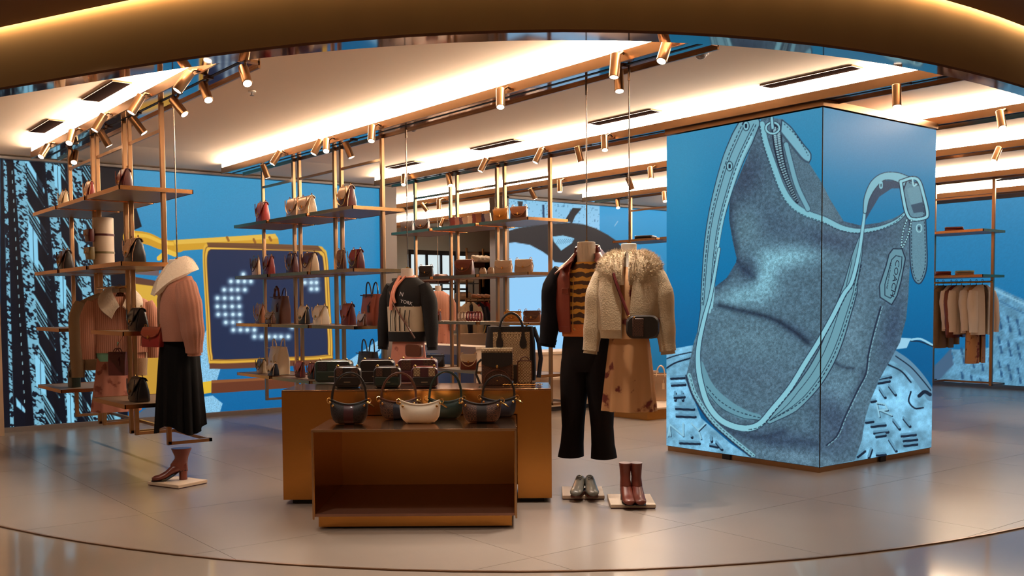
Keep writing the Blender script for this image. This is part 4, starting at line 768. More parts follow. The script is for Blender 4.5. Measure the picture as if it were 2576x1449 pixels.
xa = .335; xb = xa+W1+.02; MB().prism([(0, .03), (xa, .03), (xa, H1+.004), (xb, H1+.004), (xb, .03), (W2, .03), (W2, H2-.012), (0, H2-.012)], 0, .012).obj('front_panel', TABLE, t, 0); MB().box(0, .012, .012, D2, .03, H2-.012).obj('side_panel', TABLE, t); MB().box(W2-.012, W2, .012, D2, .03, H2-.012).obj('side_panel', TABLE, t); MB().box(.012, W2-.012, D2-.012, D2, .03, H2-.012).obj('back_panel', TABLE, t)
MB().box(.05, xa-.02, .05, D2-.05, 0, .03).obj('plinth', DARK, t); MB().box(xb+.02, W2-.05, .05, D2-.05, 0, .03).obj('plinth', DARK, t)
def ontable(px, py, z): return onz(px, py, z)
def tb(kind, label, px, py, H, x0, x1, ytop, mats, rz=0, dr=.45, group=None, **kw):
    p = onz(px, py, H); s_ = FP/((p-Vector(_C)).dot(Vector(_F))); ph = math.radians(rz)
    w_ = (x1-x0)/s_/(abs(math.cos(ph))+dr*abs(math.sin(ph))); h = (pj(p)[1][0]-ytop)/s_; d = dr*w_
    off = cdir(0, d*.42); t = thing({'hobo': 'shoulder_bag', 'box': 'crossbody_bag', 'tote': 'tote_bag', 'flap': 'flap_bag'}[kind], label, 'handbag', (p.x+off.x, p.y+off.y, H+.001), FR+ph, group)
    {'hobo': hobo_bag, 'box': box_bag, 'tote': tote_bag, 'flap': flap_bag}[kind](t, w_, h, d, *mats, **kw); return t
GF, GB = 'curved shoulder bags on the low brass table', 'dark boxy bags on the tall brass table'
tb('hobo', 'dark patterned shoulder bag with tall handle, leftmost on the low table', 877, 1068, H1, 832, 926, 1008, (L_['monok'], L_['plum'], L_['black']), group=GF, hh=1.15, dr=.32)
tb('hobo', 'brown patterned shoulder bag half behind the white one', 1002, 1056, H1, 955, 1050, 1004, (L_['monod'], L_['navy'], L_['brown']), group=GF, hh=1.25, dr=.3)
tb('hobo', 'plain white shoulder bag at the centre of the low table', 1056, 1066, H1, 1006, 1108, 1010, (L_['white'], None, L_['white']), group=GF, hh=.2, dr=.3, handle=False)
tb('hobo', 'dark green shoulder bag with tall handle right of the white one', 1120, 1055, H1, 1078, 1166, 1003, (L_['green'], None, L_['green']), group=GF, hh=1.3, dr=.28)
tb('hobo', 'patterned shoulder bag with black stripe on the right of the low table', 1212, 1065, H1, 1165, 1262, 1008, (L_['monod'], L_['black'], L_['black']), group=GF, hh=.2, dr=.32, handle=False)
tb('hobo', 'navy shoulder bag with tall handle at the right end of the low table', 1254, 1052, H1, 1212, 1300, 1000, (L_['navy'], None, L_['black']), group=GF, hh=1.05, dr=.28)
tb('box', 'dark green boxy bag at the left end of the tall table', 838, 963, H2, 792, 884, 908, (L_['green'], L_['green'], L_['olive'], L_['monok']), group=GB, dr=.5)
tb('box', 'black boxy bag with patterned top band in front of the green one', 874, 976, H2, 841, 908, 924, (L_['black'], L_['black'], L_['grey'], L_['monod']), group=GB, dr=.35)
tb('box', 'black boxy bag in the middle of the rear row on the tall table', 948, 963, H2, 906, 992, 906, (L_['black'], L_['black'], L_['plum'], None), group=GB, dr=.5)
tb('box', 'black boxy bag with tan patterned bands in the middle of the front row', 974, 976, H2, 940, 1008, 924, (L_['black'], L_['green'], L_['grey'], L_['monod']), group=GB, dr=.35)
tb('box', 'burgundy boxy bag at the right of the rear row on the tall table', 1050, 963, H2, 1000, 1099, 904, (L_['plum'], L_['plum'], L_['rose'], L_['monod']), group=GB, dr=.5)
tb('box', 'burgundy boxy bag with patterned bands at the right of the front row', 1068, 976, H2, 1034, 1101, 924, (L_['plum'], L_['black'], L_['rose'], L_['mono']), group=GB, dr=.35)
# monogram tote, sling pack, phone pouch
def pat_tote():
    p = onz(1290, 958, H2); s_ = FP/((p-Vector(_C)).dot(Vector(_F))); off = cdir(0, .09); w_, h, d = 128/s_, (958-822)/s_, .16
    t = thing('tote_bag', 'large monogram canvas tote with black trim and arched handles on the tall table', 'handbag', (p.x+off.x-.02, p.y+off.y, H2+.001), FR)
    m = MB(); m.loft([rrect(w_*.98, d, .03, 3, z=0), rrect(w_, d, .03, 3, z=h*.1), rrect(w_*.98, d*.8, .03, 3, z=h*.7), rrect(w_*.9, d*.6, .03, 3, z=h)]); m.obj('body', L_['black'], t)
    m = MB(); m.sheet([[(x*w_*.36+w_*.02, -d/2*(1-.25*(z > .5)*(z-.5)*2)-.004, h*z) for x in np.linspace(-1, 1, 5)] for z in (.04, .3, .55, .75, .9)], .006); m.obj('monogram_panel', L_['mono'], t)
    for yy in (-d*.42, d*.3): MB().tube([(w_*.23*math.cos(q)+w_*.02, yy, h*.92+h*.33*math.sin(q)) for q in np.linspace(0, PI, 13)], .009, 8).obj('handle', L_['black'], t)
    for sx in (-1, 1): MB().loft([[(w_*.02+sx*w_*.23+x*w_*.07*k, -d*.5-.008-e, h*z) for x, e in ((-1, 0), (1, 0), (1, .004), (-1, .004))] for z, k in ((.60, .5), (.64, .95), (.72, 1), (.82, .5), (.95, .4))]).obj('handle_patch', L_['black'], t)
    MB().tube([(w_*.46, 0, h*.98), (w_*.56, -.02, h*.7), (w_*.6, -.03, h*.4), (w_*.55, -.06, h*.05)], .008, 6, flat=2).obj('strap', L_['navy'], t)
    MB().tube([(-w_*.48, -.05, h*1.02), (-w_*.5, -.06, h*.93), (-w_*.52, -.06, h*.88)], .006, 6).obj('clip', GOLD, t); MB().tube([(w_*.3, -.02, h*1.01), (w_*.4, -.02, h*1.04)], .006, 6).obj('zip_end', GOLD, t)
pat_tote()
p = onz(1251, 968, H2); s_ = FP/((p-Vector(_C)).dot(Vector(_F))); w_, h = 78/s_, 92/s_
t = thing('sling_pack', 'dark brown sling pack with pale patterned top before the monogram tote', 'handbag', (p.x, p.y, H2+.001), FR)
m = MB(); m.loft([rrect(w_*.92, .075, .02, 3, z=0), rrect(w_, .08, .02, 3, z=h*.08), rrect(w_, .075, .02, 3, z=h*.9), rrect(w_*.98, .06, .02, 3, z=h*.93)]); m.obj('body', L_['monod'], t)
m = MB(); m.loft([rrect(w_*1.0, .085, .02, 3, z=h*.88), rrect(w_*1.03, .095, .02, 3, z=h*.93), rrect(w_*1.0, .085, .02, 3, z=h*1.0)]); m.obj('rolled_top', L_['mono'], t)
m = MB(); m.sheet([[(x*w_*.49, -.045-.004*(1-abs(x)), h*(.88-.40*k*(1-.25*x*x))) for x in np.linspace(-1, 1, 9)] for k in (0, .5, 1)], .006); m.obj('flap', L_['black'], t)
MB().ball((0, -.052, h*.5), .009, .006, .014).obj('clasp', GOLD, t); MB().ball((0, -.052, h*.12), .006, .004, .006).obj('clasp', GOLD, t)
MB().tube([(-w_*.5, -.03, h*.7), (-w_*.62, -.02, h*.6), (-w_*.68, -.02, h*.3), (-w_*.55, -.04, .01)], .008, 6).obj('strap', L_['black'], t)
MB().tube([(w_*.42*math.cos(q), -.048, h*.08+h*.34*math.sin(q)) for q in np.linspace(0, PI, 11)], .004, 5).obj('front_piping', L_['brown'], t)
p = onz(1320, 966, H2); s_ = FP/((p-Vector(_C)).dot(Vector(_F))); w_, h = 38/s_, 60/s_
t = thing('phone_pouch', 'small cream monogram phone pouch with brown rim at the right of the tall table', 'pouch', (p.x, p.y, H2+.001), FR)
m = MB(); m.loft([[(x, y, z+h/2) for x, z, _ in rrect(w_*k, h*k, .02, 4)] for k, y in ((1, -.012), (1, .012))]); m.obj('body', L_['brown'], t)
m = MB(); m.loft([[(x, y, z+h/2) for x, z, _ in rrect(w_*.86, h*.9, .018, 4)] for y in (-.015, -.011)]); m.obj('monogram_panel', L_['mono'], t)
MB().tube([(.03*math.cos(q), 0, h+.022*abs(math.sin(q))) for q in np.linspace(0, PI, 9)], .004, 6).obj('wrist_loop', L_['brown'], t)
m = MB(); m.box(-w_*.75, -w_*.5, -.02, .03, 0, h*.8); m.obj('side_pocket', L_['black'], t)
p = onz(1310, 969, H2); t = thing('chain', 'loose gold chain lying at the table edge beside the phone pouch', 'chain', (p.x, p.y, H2+.001), FR)
m = MB()
for k in range(26): x = -.12+k*.0105; y = -.015+.012*math.sin(k*.9); m.tube([(x+.007*math.cos(q), y+.0045*math.sin(q), .005+.002*(k % 2)) for q in np.linspace(0, 2*PI, 7)], .002, 4)
m.obj('link', GOLD, t)

# ================================================================ garments and suspended dress forms
WOOLB = mat('ribbed_wool', (164, 112, 92), .95, bump=.5, bscale=120, var=.1, vscale=9); FLUFF = mat('fleece', (232, 214, 190), .95, bump=1, bscale=60, sheen=.3)
COATM = mat('shearling_coat', (186, 164, 132), .9, bump=.8, bscale=110, var=.12, vscale=12, sheen=.2); CHIFF = mat('black_chiffon', (7, 5, 6), .8, var=.3, vscale=20, spec=.15)
JLEATH = mat('jacket_leather', (122, 50, 36), .3, bump=.25, bscale=18, var=.12, vscale=5, coat=.3); NAVYS = mat('navy_sleeve', (14, 13, 20), .85, bump=.3, bscale=200, spec=.2)
TROUS = mat('dark_trousers', (20, 13, 13), .85, bump=.2, bscale=200, spec=.2); FLORAL = patmat('floral_dress', (188, 138, 92), (110, 40, 32), 'spots', 9, .75); PINKP = patmat('pink_print', (182, 118, 98), (140, 78, 64), 'spots', 10, .8)
SHIRT = patmat('printed_shirt', (206, 150, 58), (70, 44, 30), 'band', 5.5, .7); ORANGE = mat('orange_knit', (188, 104, 46), .85, bump=.3, bscale=150); BLKNIT = mat('black_knit', (11, 9, 11), .9, bump=.4, bscale=160)
STRIPE = mat('cream_knit', (186, 172, 150), .9, bump=.4, bscale=150); PINKW = patmat('pink_wool', (196, 140, 116), (172, 116, 94), 'rib', 20, .9, .4); GREYC = mat('taupe_coat', (150, 126, 98), .9, bump=.5, bscale=120); MINT = mat('mint_top', (120, 176, 146), .8)
RIBBON = mat('scarf_silk', (214, 138, 112), .4, var=.25, vscale=40); ROD = mat('steel_rod', (150, 132, 118), .25, 1)
def shell(m, lv, a0=0, a1=0, n=28, th=.008, amp=0, k=9, ph=0, sq=.85):
    G = []
    for (z, rx, ry, cx, cy, *o) in lv:
        op = o[0] if o else 0; q = o[1] if len(o) > 1 else amp; row = []
        for j in range(n):
            t = -PI/2+op+(2*PI-2*op)*j/((n-1) if op or a0 else n)
            f = 1+q*math.sin(k*t+ph+z*2)+q*.4*math.sin((k*2+1)*t)
            row.append((cx+rx*f*math.copysign(abs(math.cos(t))**sq, math.cos(t)), cy+ry*f*math.copysign(abs(math.sin(t))**sq, math.sin(t)), z))
        G.append(row)
    m.sheet(G, th, wrap=not a0); return m
def tufts(pts, ln, w, seed=1):            # fine fur strands
    m = MB(); r = random.Random(seed); vs = []; fs = []
    for p, nrm in pts:
        p = V3(p); nn = (V3(nrm).normalized()+Vector((r.uniform(-.6, .6), r.uniform(-.6, .6), r.uniform(-.9, .3)))).normalized(); s_ = nn.cross(Vector((r.uniform(-1, 1), r.uniform(-1, 1), r.uniform(-1, 1)))).normalized()*w
        k = len(vs); L = ln*r.uniform(.6, 1.2); vs += [tuple(p-s_), tuple(p+s_), tuple(p+nn*L)]; fs.append((k, k+1, k+2))
    return m.add(vs, fs)
def form(t, ztop, neck=.058, chest=.5, tilt=0, rod=True, cx=0):
    m = MB(); m.loft([[(cx+r_*sx*math.cos(q), r_*sy*math.sin(q)+cy, z) for q in [2*PI*j/20 for j in range(20)]] for r_, sx, sy, z, cy in
        ((.09, 1.2, .8, 1.14, 0), (.11, 1.2, .8, 1.18, 0), (.115, 1.2, .82, ztop-.36, 0), (.115, 1.25, .75, ztop-.26, 0), (.085, 1.1, .85, ztop-.18, 0), (.068, 1.0, 1, ztop-.13, 0), (neck*1.08, 1, 1, ztop-.09, -.005), (neck, 1, 1.02, ztop-.04, -.01), (neck*.98, 1, 1.05, ztop-.004, -.012), (neck*.9, 1, 1, ztop, -.012))]); m.obj('form', WHITE, t)
    MB().lathe([(0, ztop), (.014, ztop), (.014, ztop+.012), (0, ztop+.012)], 12).obj('neck_cap', GOLD, t)
    m = MB(); m.tube([(0, 0, ztop+.01), (0, 0, BZ-.002)], .0045, 8); m.cyl((0, 0, BZ-.09), (0, 0, BZ-.002), .009); m.obj('suspension_rod', ROD, t)
def sleeve(t, side, ps, rs, mt, name='sleeve', flat=1.15, cuff=None, rib=0):
    P = spl3([(side*x, y, z) for x, y, z in ps]); R_ = np.interp(np.linspace(0, 1, len(P)), np.linspace(0, 1, len(rs)), rs)
    R_ = [r_*(1+.035*math.sin(i*1.3)) for i, r_ in enumerate(R_)]
    MB().tube(P, R_, 64 if rib else 14, flat=flat, rib=rib).obj(name, mt, t, 60)
    if cuff: MB().tube([P[-2], P[-1], P[-1]+(P[-1]-P[-2])*.6], [rs[-1]*.98, rs[-1]*.86, rs[-1]*.9], 14, flat=flat).obj('cuff', cuff, t)
def spl3(P, n=5):
    P = [np.array(p, float) for p in P]; P = [2*P[0]-P[1]]+P+[2*P[-1]-P[-2]]; out = []
    for k in range(1, len(P)-2):
        for u in np.arange(n)/n:
            a, b, c, d = P[k-1:k+3]; out.append(V3(.5*((2*b)+(c-a)*u+(2*a-5*b+4*c-d)*u*u+(3*b-a-3*c+d)*u**3)))
    out.append(V3(P[-2])); return out
def skirt(t, zt, zb, r0, r1, ry, mt, name='skirt', amp=.06, k=11, uneven=0, n=72):
    G = []
    for i in range(12):
        f = i/11; row = []
        for j in range(n):
            q = 2*PI*j/n; zz = zt+(zb-zt)*f-uneven*f*(.5+.5*math.sin(q*3+1))*f; r_ = r0+(r1-r0)*f**.8; w_ = 1+amp*f*math.sin(k*q+.5*math.sin(3*q))+amp*.35*f*math.sin(2.3*k*q+1)
            row.append((r_*w_*math.cos(q), r_*ry*w_*math.sin(q), zz))
        G.append(row)
    m = MB(); m.sheet(G, .004, wrap=True); m.obj(name, mt, t, 60)
# --- man in leather jacket
p = onz(1474, 197, BZ); p = p+cdir(.01, .10); t = thing('suspended_mannequin', 'headless mannequin in open brown leather jacket, patterned shirt and flared dark trousers', 'mannequin', (p.x, p.y, 0), FR-.33)
form(t, 1.74, .064)
shell(MB(), [(1.60, .07, .065, 0, -.005), (1.56, .10, .08, 0, 0), (1.50, .17, .10, 0, 0), (1.40, .178, .115, 0, 0), (1.25, .17, .115, 0, 0), (1.12, .165, .115, 0, 0)], th=.006).obj('printed_shirt', SHIRT, t, 60)
shell(MB(), [(1.17, .17, .12, 0, 0), (1.12, .172, .122, 0, 0), (1.085, .168, .12, 0, 0)], th=.01).obj('knit_hem', ORANGE, t, 60)
m = MB(); shell(m, [(1.66, .085, .08, 0, .01, .9), (1.61, .135, .095, 0, .005, .62), (1.56, .195, .115, 0, 0, .42), (1.49, .225, .13, 0, 0, .34), (1.34, .218, .14, 0, 0, .34), (1.22, .205, .14, 0, 0, .36), (1.15, .195, .135, 0, 0, .38)], a0=1, th=.012, amp=.012, k=7); m.obj('jacket_body', JLEATH, t, 60)
m = MB(); shell(m, [(1.155, .196, .137, 0, 0, .38), (1.115, .190, .133, 0, 0, .38)], a0=1, th=.016); m.obj('waistband', JLEATH, t)
for sx in (-1, 1):
    m = MB(); m.sheet([[V3((sx*(.045+.035*math.sin(u*PI*.5+.5)), .075-.17*u, 1.715-.11*u**1.3)).lerp(V3((sx*(.11+.075*u), .075-.245*u, 1.66-.145*u)), v) for v in (0, .33, .66, 1)] for u in (0, .2, .4, .6, .8, 1)], .009); m.obj('collar_point', JLEATH, t, 60)
    MB().box(sx*.115-.025, sx*.115+.025, -.152, -.144, 1.38, 1.42).obj('pocket_flap', JLEATH, t, bevel=.004)
G = []
for v in (0, .35, .7, 1): G.append([(.083*(1+.25*v)*math.cos(q), .02+.085*(1+.2*v)*math.sin(q), 1.71-.10*v+.02*math.sin(q)) for q in np.linspace(-.35, PI+.35, 16)])
MB().sheet(G, .009).obj('collar', JLEATH, t, 60)
for sx in (-1, 1): sleeve(t, sx, [(.17, 0, 1.54), (.235, .0, 1.43), (.262, -.01, 1.2), (.285, -.02, 1.03)], [.07, .085, .07, .06], NAVYS if sx < 0 else JLEATH, cuff=NAVYS)
m = MB(); m.tube([(-.06, -.135, 1.5), (-.062, -.15, 1.3), (-.062, -.147, 1.14)], .003, 5); m.obj('zip', GOLD, t); MB().ball((-.05, -.150, 1.135), .009, .006, .009).obj('snap_button', GOLD, t)
m = MB(); shell(m, [(1.12, .158, .112, 0, 0), (1.02, .17, .125, 0, 0), (.90, .178, .13, 0, 0), (.84, .165, .115, 0, 0)], th=.006)
m.obj('trouser_seat', TROUS, t, 60)
for sx in (-1, 1):
    lv = [(1.04, .075, .10, sx*.078, 0), (.97, .088, .112, sx*.082, 0), (.90, .096, .12, sx*.085, 0), (.80, .098, .115, sx*.09, 0), (.62, .084, .10, sx*.10, 0), (.45, .072, .09, sx*.105, .005), (.33, .074, .098, sx*.112, .0), (.235, .084, .108, sx*.12, -.005)]
    m = MB(); shell(m, lv, th=.006, amp=.03, k=4, sq=.9, n=24); m.obj('trouser_leg', TROUS, t, 60)
MB().lathe([(0, 1.115), (.15, 1.115), (.15, 1.10), (0, 1.10)], 20, 1, .7).obj('inner_panel', TROUS, t)
# --- coat and floral dress
p = onz(1580, 172, BZ)+cdir(0, -.05); t = thing('suspended_mannequin', 'headless mannequin in cream shearling coat with fur collar over a floral dress', 'mannequin', (p.x, p.y, 0), FR-.28)
form(t, 1.70, .052)
shell(MB(), [(1.55, .07, .065, 0, 0), (1.50, .12, .085, 0, 0), (1.40, .155, .105, 0, 0), (1.25, .145, .10, 0, 0), (1.08, .135, .10, 0, 0)], th=.006).obj('dress_bodice', FLORAL, t, 60)
skirt(t, 1.10, .605, .125, .172, .72, FLORAL, amp=.07, k=8)
m = MB(); shell(m, [(1.54, .135, .10, 0, 0, .35), (1.48, .195, .125, 0, 0, .20), (1.38, .205, .135, 0, 0, .13), (1.25, .20, .145, 0, 0, .10), (1.14, .195, .145, 0, 0, .10)], a0=1, th=.022, amp=.02, k=6); m.obj('coat_body', COATM, t, 60)
m = MB(); shell(m, [(1.15, .192, .142, 0, 0, .10), (1.115, .182, .134, 0, 0, .11), (1.085, .180, .132, 0, 0, .11)], a0=1, th=.02, amp=.01, k=22); m.obj('coat_hem', COATM, t, 60)
for sx in (-1, 1): sleeve(t, sx, [(.155, 0, 1.50), (.205, .0, 1.38), (.235, -.01, 1.17), (.255, -.02, 1.0)], [.065, .072, .058, .046], COATM, cuff=COATM)
rg = np.random.RandomState(5); pts = []
G = []
for i, v in enumerate(np.linspace(0, 1, 9)):
    row = []
    for j, q in enumerate(np.linspace(-PI/2+.10, 1.5*PI-.10, 30)):
        R0 = .07+.105*math.sin(v*PI*.58); zz = 1.64-.165*v**1.1-.045*max(0, -math.sin(q))*v; b = 1+.035*math.sin(9*q+v*4)+.03*math.sin(17*q-v*7)
        pt = (R0*1.12*b*math.cos(q), .01+R0*.82*b*math.sin(q), zz+.03*math.sin(PI*v)); row.append(pt)
    G.append(row)
m = MB(); m.sheet(G, .03); m.obj('fur_collar', COATM, t, 70)
for _ in range(6500):
    i, j = rg.randint(0, 8), rg.randint(0, 29); a_, b_ = rg.rand(2); q = np.array(G[i][j])*(1-a_)*(1-b_)+np.array(G[i+1][j])*a_*(1-b_)+np.array(G[i][j+1])*(1-a_)*b_+np.array(G[i+1][j+1])*a_*b_
    nn = np.array([q[0], q[1]*1.4, .12]); nn = nn/np.linalg.norm(nn); pts.append((q+nn*.013, nn))
tag(tufts(pts, .028, .0016, 3).obj('fur_strands', COATM, t, 0), kind='stuff')
FW = t
b = thing('crossbody_bag', 'dark crossbody bag with patterned front slung over the cream coat', 'handbag', onz(1580, 172, BZ)*1.0, FR-.1); b.location += cdir(0, -.02); b.location.z = 0
m = MB(); m.loft([[(x+.085, y, z+1.16) for x, z, _ in rrect(.21*k, .15*k, .05, 5)] for k, y in ((.9, -.24), (1, -.225), (1, -.19), (.92, -.178))]); m.obj('body', L_['black'], b)
MB().box(.02, .09, -.246, -.238, 1.10, 1.215).obj('patterned_panel', L_['monod'], b, bevel=.01)
MB().tube(spl3([(-.10, -.155, 1.50), (-.075, -.172, 1.42), (-.03, -.19, 1.30), (.0, -.2, 1.22)]), .0065, 6, flat=1.6).obj('strap', L_['burgundy'], b); MB().tube(spl3([(-.10, -.155, 1.50), (-.07, -.08, 1.53), (0, .135, 1.50), (.12, .17, 1.35), (.2, .05, 1.25), (.19, -.17, 1.2)]), .006, 6, flat=1.6).obj('strap', L_['burgundy'], b)
MB().ball((.0, -.215, 1.225), .011, .008, .012).obj('clasp', GOLD, b); MB().ball((.03, -.243, 1.222), .007, .005, .007).obj('clasp', GOLD, b)
# --- left mannequin, profile
p = onz(424, 242, BZ); t = thing('suspended_mannequin', 'headless mannequin in profile wearing a fleece collared wool jacket and long black skirt', 'mannequin', (p.x+.02, p.y-.04, 0), FR-1.05)
form(t, 1.655, .05)
m = MB(); shell(m, [(1.53, .12, .09, 0, 0, .3), (1.46, .19, .12, 0, 0, .25), (1.35, .195, .135, 0, 0, .22), (1.2, .19, .14, 0, 0, .2), (1.06, .178, .13, 0, 0, .2)], a0=1, th=.014, amp=.01, k=12); m.obj('wool_jacket', WOOLB, t, 60)
m = MB(); shell(m, [(1.5, .12, .10, 0, -.012), (1.36, .15, .13, 0, -.012), (1.2, .15, .13, 0, -.01), (1.08, .15, .125, 0, 0)], th=.006); m.obj('satin_blouse', mat('bronze_satin', (120, 84, 66), .3, bump=.3, bscale=12), t, 60)
for sx in (-1, 1): sleeve(t, sx, [(.165, .02, 1.47), (.21, .03, 1.35), (.225, .05, 1.15), (.215, .06, .98)], [.07, .085, .078, .055], WOOLB, cuff=WOOLB, rib=.05)
pts = []
def lobe(t, I, O, mt, th, n=0, name='fleece_collar'):
    for sx in (-1, 1):
        a_, b_ = spl3([(sx*x, y, z) for x, y, z in I], 4), spl3([(sx*x, y, z) for x, y, z in O], 4)
        G = [[p_.lerp(q_, v)+Vector((0, 0, .018*math.sin(PI*v))) for v in (0, .2, .4, .6, .8, 1)] for p_, q_ in zip(a_, b_)]
        MB().sheet(G, th).obj(name, mt, t, 70)
        for _ in range(n):
            i, j = rg.randint(0, len(G)-1), rg.randint(0, 5); f, g_ = rg.rand(2); q = (G[i][j].lerp(G[i+1][j], f)).lerp(G[i][j+1].lerp(G[i+1][j+1], f), g_); nn = Vector((q.x-.0, q.y, .10)).normalized(); pts.append((q+nn*th*.45, nn))
lobe(t, [(.0, .075, 1.655), (.062, .03, 1.665), (.058, -.05, 1.61), (.02, -.115, 1.52)], [(.0, .14, 1.58), (.15, .06, 1.555), (.155, -.07, 1.49), (.075, -.165, 1.395)], FLUFF, .034, 2600)
tag(tufts(pts, .011, .0008, 4).obj('fleece_strands', FLUFF, t, 0), kind='stuff')
skirt(t, 1.09, .45, .145, .195, .88, CHIFF, amp=.08, k=13, uneven=.07)
b = thing('flap_bag', 'rust red bag with folded flap held at the front of the left mannequin', 'handbag', cdir(-.12, -.10)+Vector((p.x, p.y, 1.02)), FR-.5)
flap_bag(b, .19, .14, .07, L_['red'], L_['rust'], strap='none', fl=.5); MB().tube(spl3([(.08, 0, .13), (.12, .02, .25), (.13, .03, .42), (.17, .06, .50)]), .006, 6).obj('strap', L_['black'], b)
# --- middle mannequin
p = onz(1021, 320, BZ); t = thing('suspended_mannequin', 'headless mannequin in black lettered sweater with peach scarf and pink skirt', 'mannequin', (p.x, p.y, 0), FR-.45)
form(t, 1.63, .052)
m = MB(); shell(m, [(1.545, .085, .075, 0, 0), (1.50, .15, .10, 0, 0), (1.45, .185, .12, 0, 0), (1.36, .185, .135, 0, 0), (1.30, .18, .135, 0, 0)], th=.012); m.obj('sweater_yoke', BLKNIT, t, 60)
m = MB(); shell(m, [(1.305, .18, .135, 0, 0), (1.2, .175, .135, 0, 0), (1.08, .172, .13, 0, 0)], th=.012, amp=.01, k=14); m.obj('sweater_body', STRIPE, t, 60)
m = MB(); shell(m, [(1.085, .176, .134, 0, 0), (1.0, .17, .13, 0, 0)], th=.014); m.obj('sweater_hem', BLKNIT, t, 60)
for x in (-.09, -.045, .0, .05, .095):
    MB().tube([(x, -.142+.25*x*x, 1.09), (x, -.147+.25*x*x, 1.2), (x+.008, -.143+.25*x*x, 1.27+.02*(x == 0))], .004, 5).obj('knit_stripe', BLKNIT, t)
for sx in (-1, 1): sleeve(t, sx, [(.15, 0, 1.48), (.205, .0, 1.36), (.235, -.01, 1.15), (.25, -.02, .95)], [.06, .07, .06, .045], BLKNIT, cuff=BLKNIT)
m = MB(); m.tube(spl3([(-.05, -.06, 1.56), (-.06, -.125, 1.47), (-.075, -.150, 1.38), (-.085, -.155, 1.28)]), [.022, .02, .016, .012, .01]*5, 7) if False else m.tube(spl3([(-.04, -.06, 1.56), (-.05, -.13, 1.47), (-.065, -.155, 1.38), (-.075, -.16, 1.27)]), .014, 7, flat=1.4); m.tube(spl3([(.02, -.07, 1.56), (-.03, -.13, 1.48), (-.045, -.16, 1.40), (-.03, -.16, 1.33)]), .011, 7, flat=1.4)
m.tube([(.062*math.cos(q), .062*math.sin(q), 1.555+.012*math.sin(q)) for q in np.linspace(0, 2*PI, 17)], .012, 7); m.obj('scarf', RIBBON, t)
skirt(t, 1.03, .62, .14, .175, .75, PINKP, amp=.08, k=9)
WHT = mat('white_print', (225, 222, 220), .6)
for bd, x, z, sz in (('N', .03, 1.405, .05), ('EW', .0, 1.36, .03), ('YORK', .075, 1.335, .042)):
    if bd == 'EW': continue
    me = text(bd, sz); me.materials.clear(); me.materials.append(WHT); o = bpy.data.objects.new('lettering', me); lk(o, t); o.location = (x, -.15+.6*x*x-(.003 if bd == 'N' else 0), z); o.rotation_euler = (PI/2, math.radians(14), math.radians(12 if x > .05 else 3))
b = thing('crossbody_strap_bag', 'brown crossbody bag on a strap over the black lettered sweater', 'handbag', (p.x, p.y, 0), FR-.45)
MB().tube(spl3([(-.10, -.135, 1.43), (-.03, -.165, 1.3), (.08, -.165, 1.15), (.15, -.14, 1.03)]), .006, 6, flat=1.6).obj('strap', L_['brown'], b)
m = MB(); m.loft([[(x+.17, y, z+.93) for x, z, _ in rrect(.16*k, .11*k, .03, 4)] for k, y in ((.9, -.21), (1, -.2), (1, -.17), (.92, -.16))]); m.obj('body', L_['brown'], b)
# --- clothes hanging on rails
def hung(name, label, cat, loc, rz, w, h, mt, cuffm=None, lapel=None, ln=None, group=None, sl=True, dep=.08, slen=.5):
    t = thing(name, label, cat, loc, rz, group); zt = 0
    m = MB(); m.tube([(0, 0, .0), (0, 0, -.05)], .003, 6); m.tube([(.02*math.cos(q)*1.0, 0, .018*math.sin(q)) for q in np.linspace(-PI/2, PI, 9)], .003, 6); m.tube([(-w*.42, 0, -.11), (0, 0, -.05), (w*.42, 0, -.11)], .007, 6); m.obj('hanger', BRASSD, t)
    zz = -.055; shell_l = [(zz, w*.16, dep*.5, 0, 0, .3), (zz-.03, w*.32, dep*.7, 0, 0, .25), (zz-.065, w*.46, dep*.9, 0, 0, .2), (zz-.15, w*.49, dep, 0, 0, .16), (zz-h*.5, w*.47, dep*1.05, 0, 0, .14), (zz-h, w*.48, dep*1.1, 0, 0, .12)]
    m = MB(); shell(m, shell_l, a0=1, th=.012, amp=.025, k=7); m.obj('body', mt, t, 60)
    if ln: m = MB(); shell(m, [(a_, b_*.9, c_*.8, d_, e_) for a_, b_, c_, d_, e_, _ in shell_l[1:]]+[(zz-h-.05, w*.42, dep*.8, 0, 0)], th=.006, amp=.02, k=7); m.obj('lining', ln, t, 60)
    if sl:
        for sx in (-1, 1): sleeve(t, sx, [(w*.44, 0, zz-.08), (w*.53, -.01, zz-.2), (w*.55, -.03, zz-slen*.7), (w*.55, -.035, zz-slen)], [.05, .062, .055, .045], mt, cuff=cuffm)
    if lapel:
        lobe(t, [(.0, .05, zz+.04), (.06, .02, zz+.045), (.055, -dep*.7, zz-.02), (.012, -dep-.025, zz-.11)], [(.0, .09, zz-.01), (.14, .03, zz-.01), (.165, -dep-.02, zz-.12), (.075, -dep-.045, zz-.215)], lapel, .024)

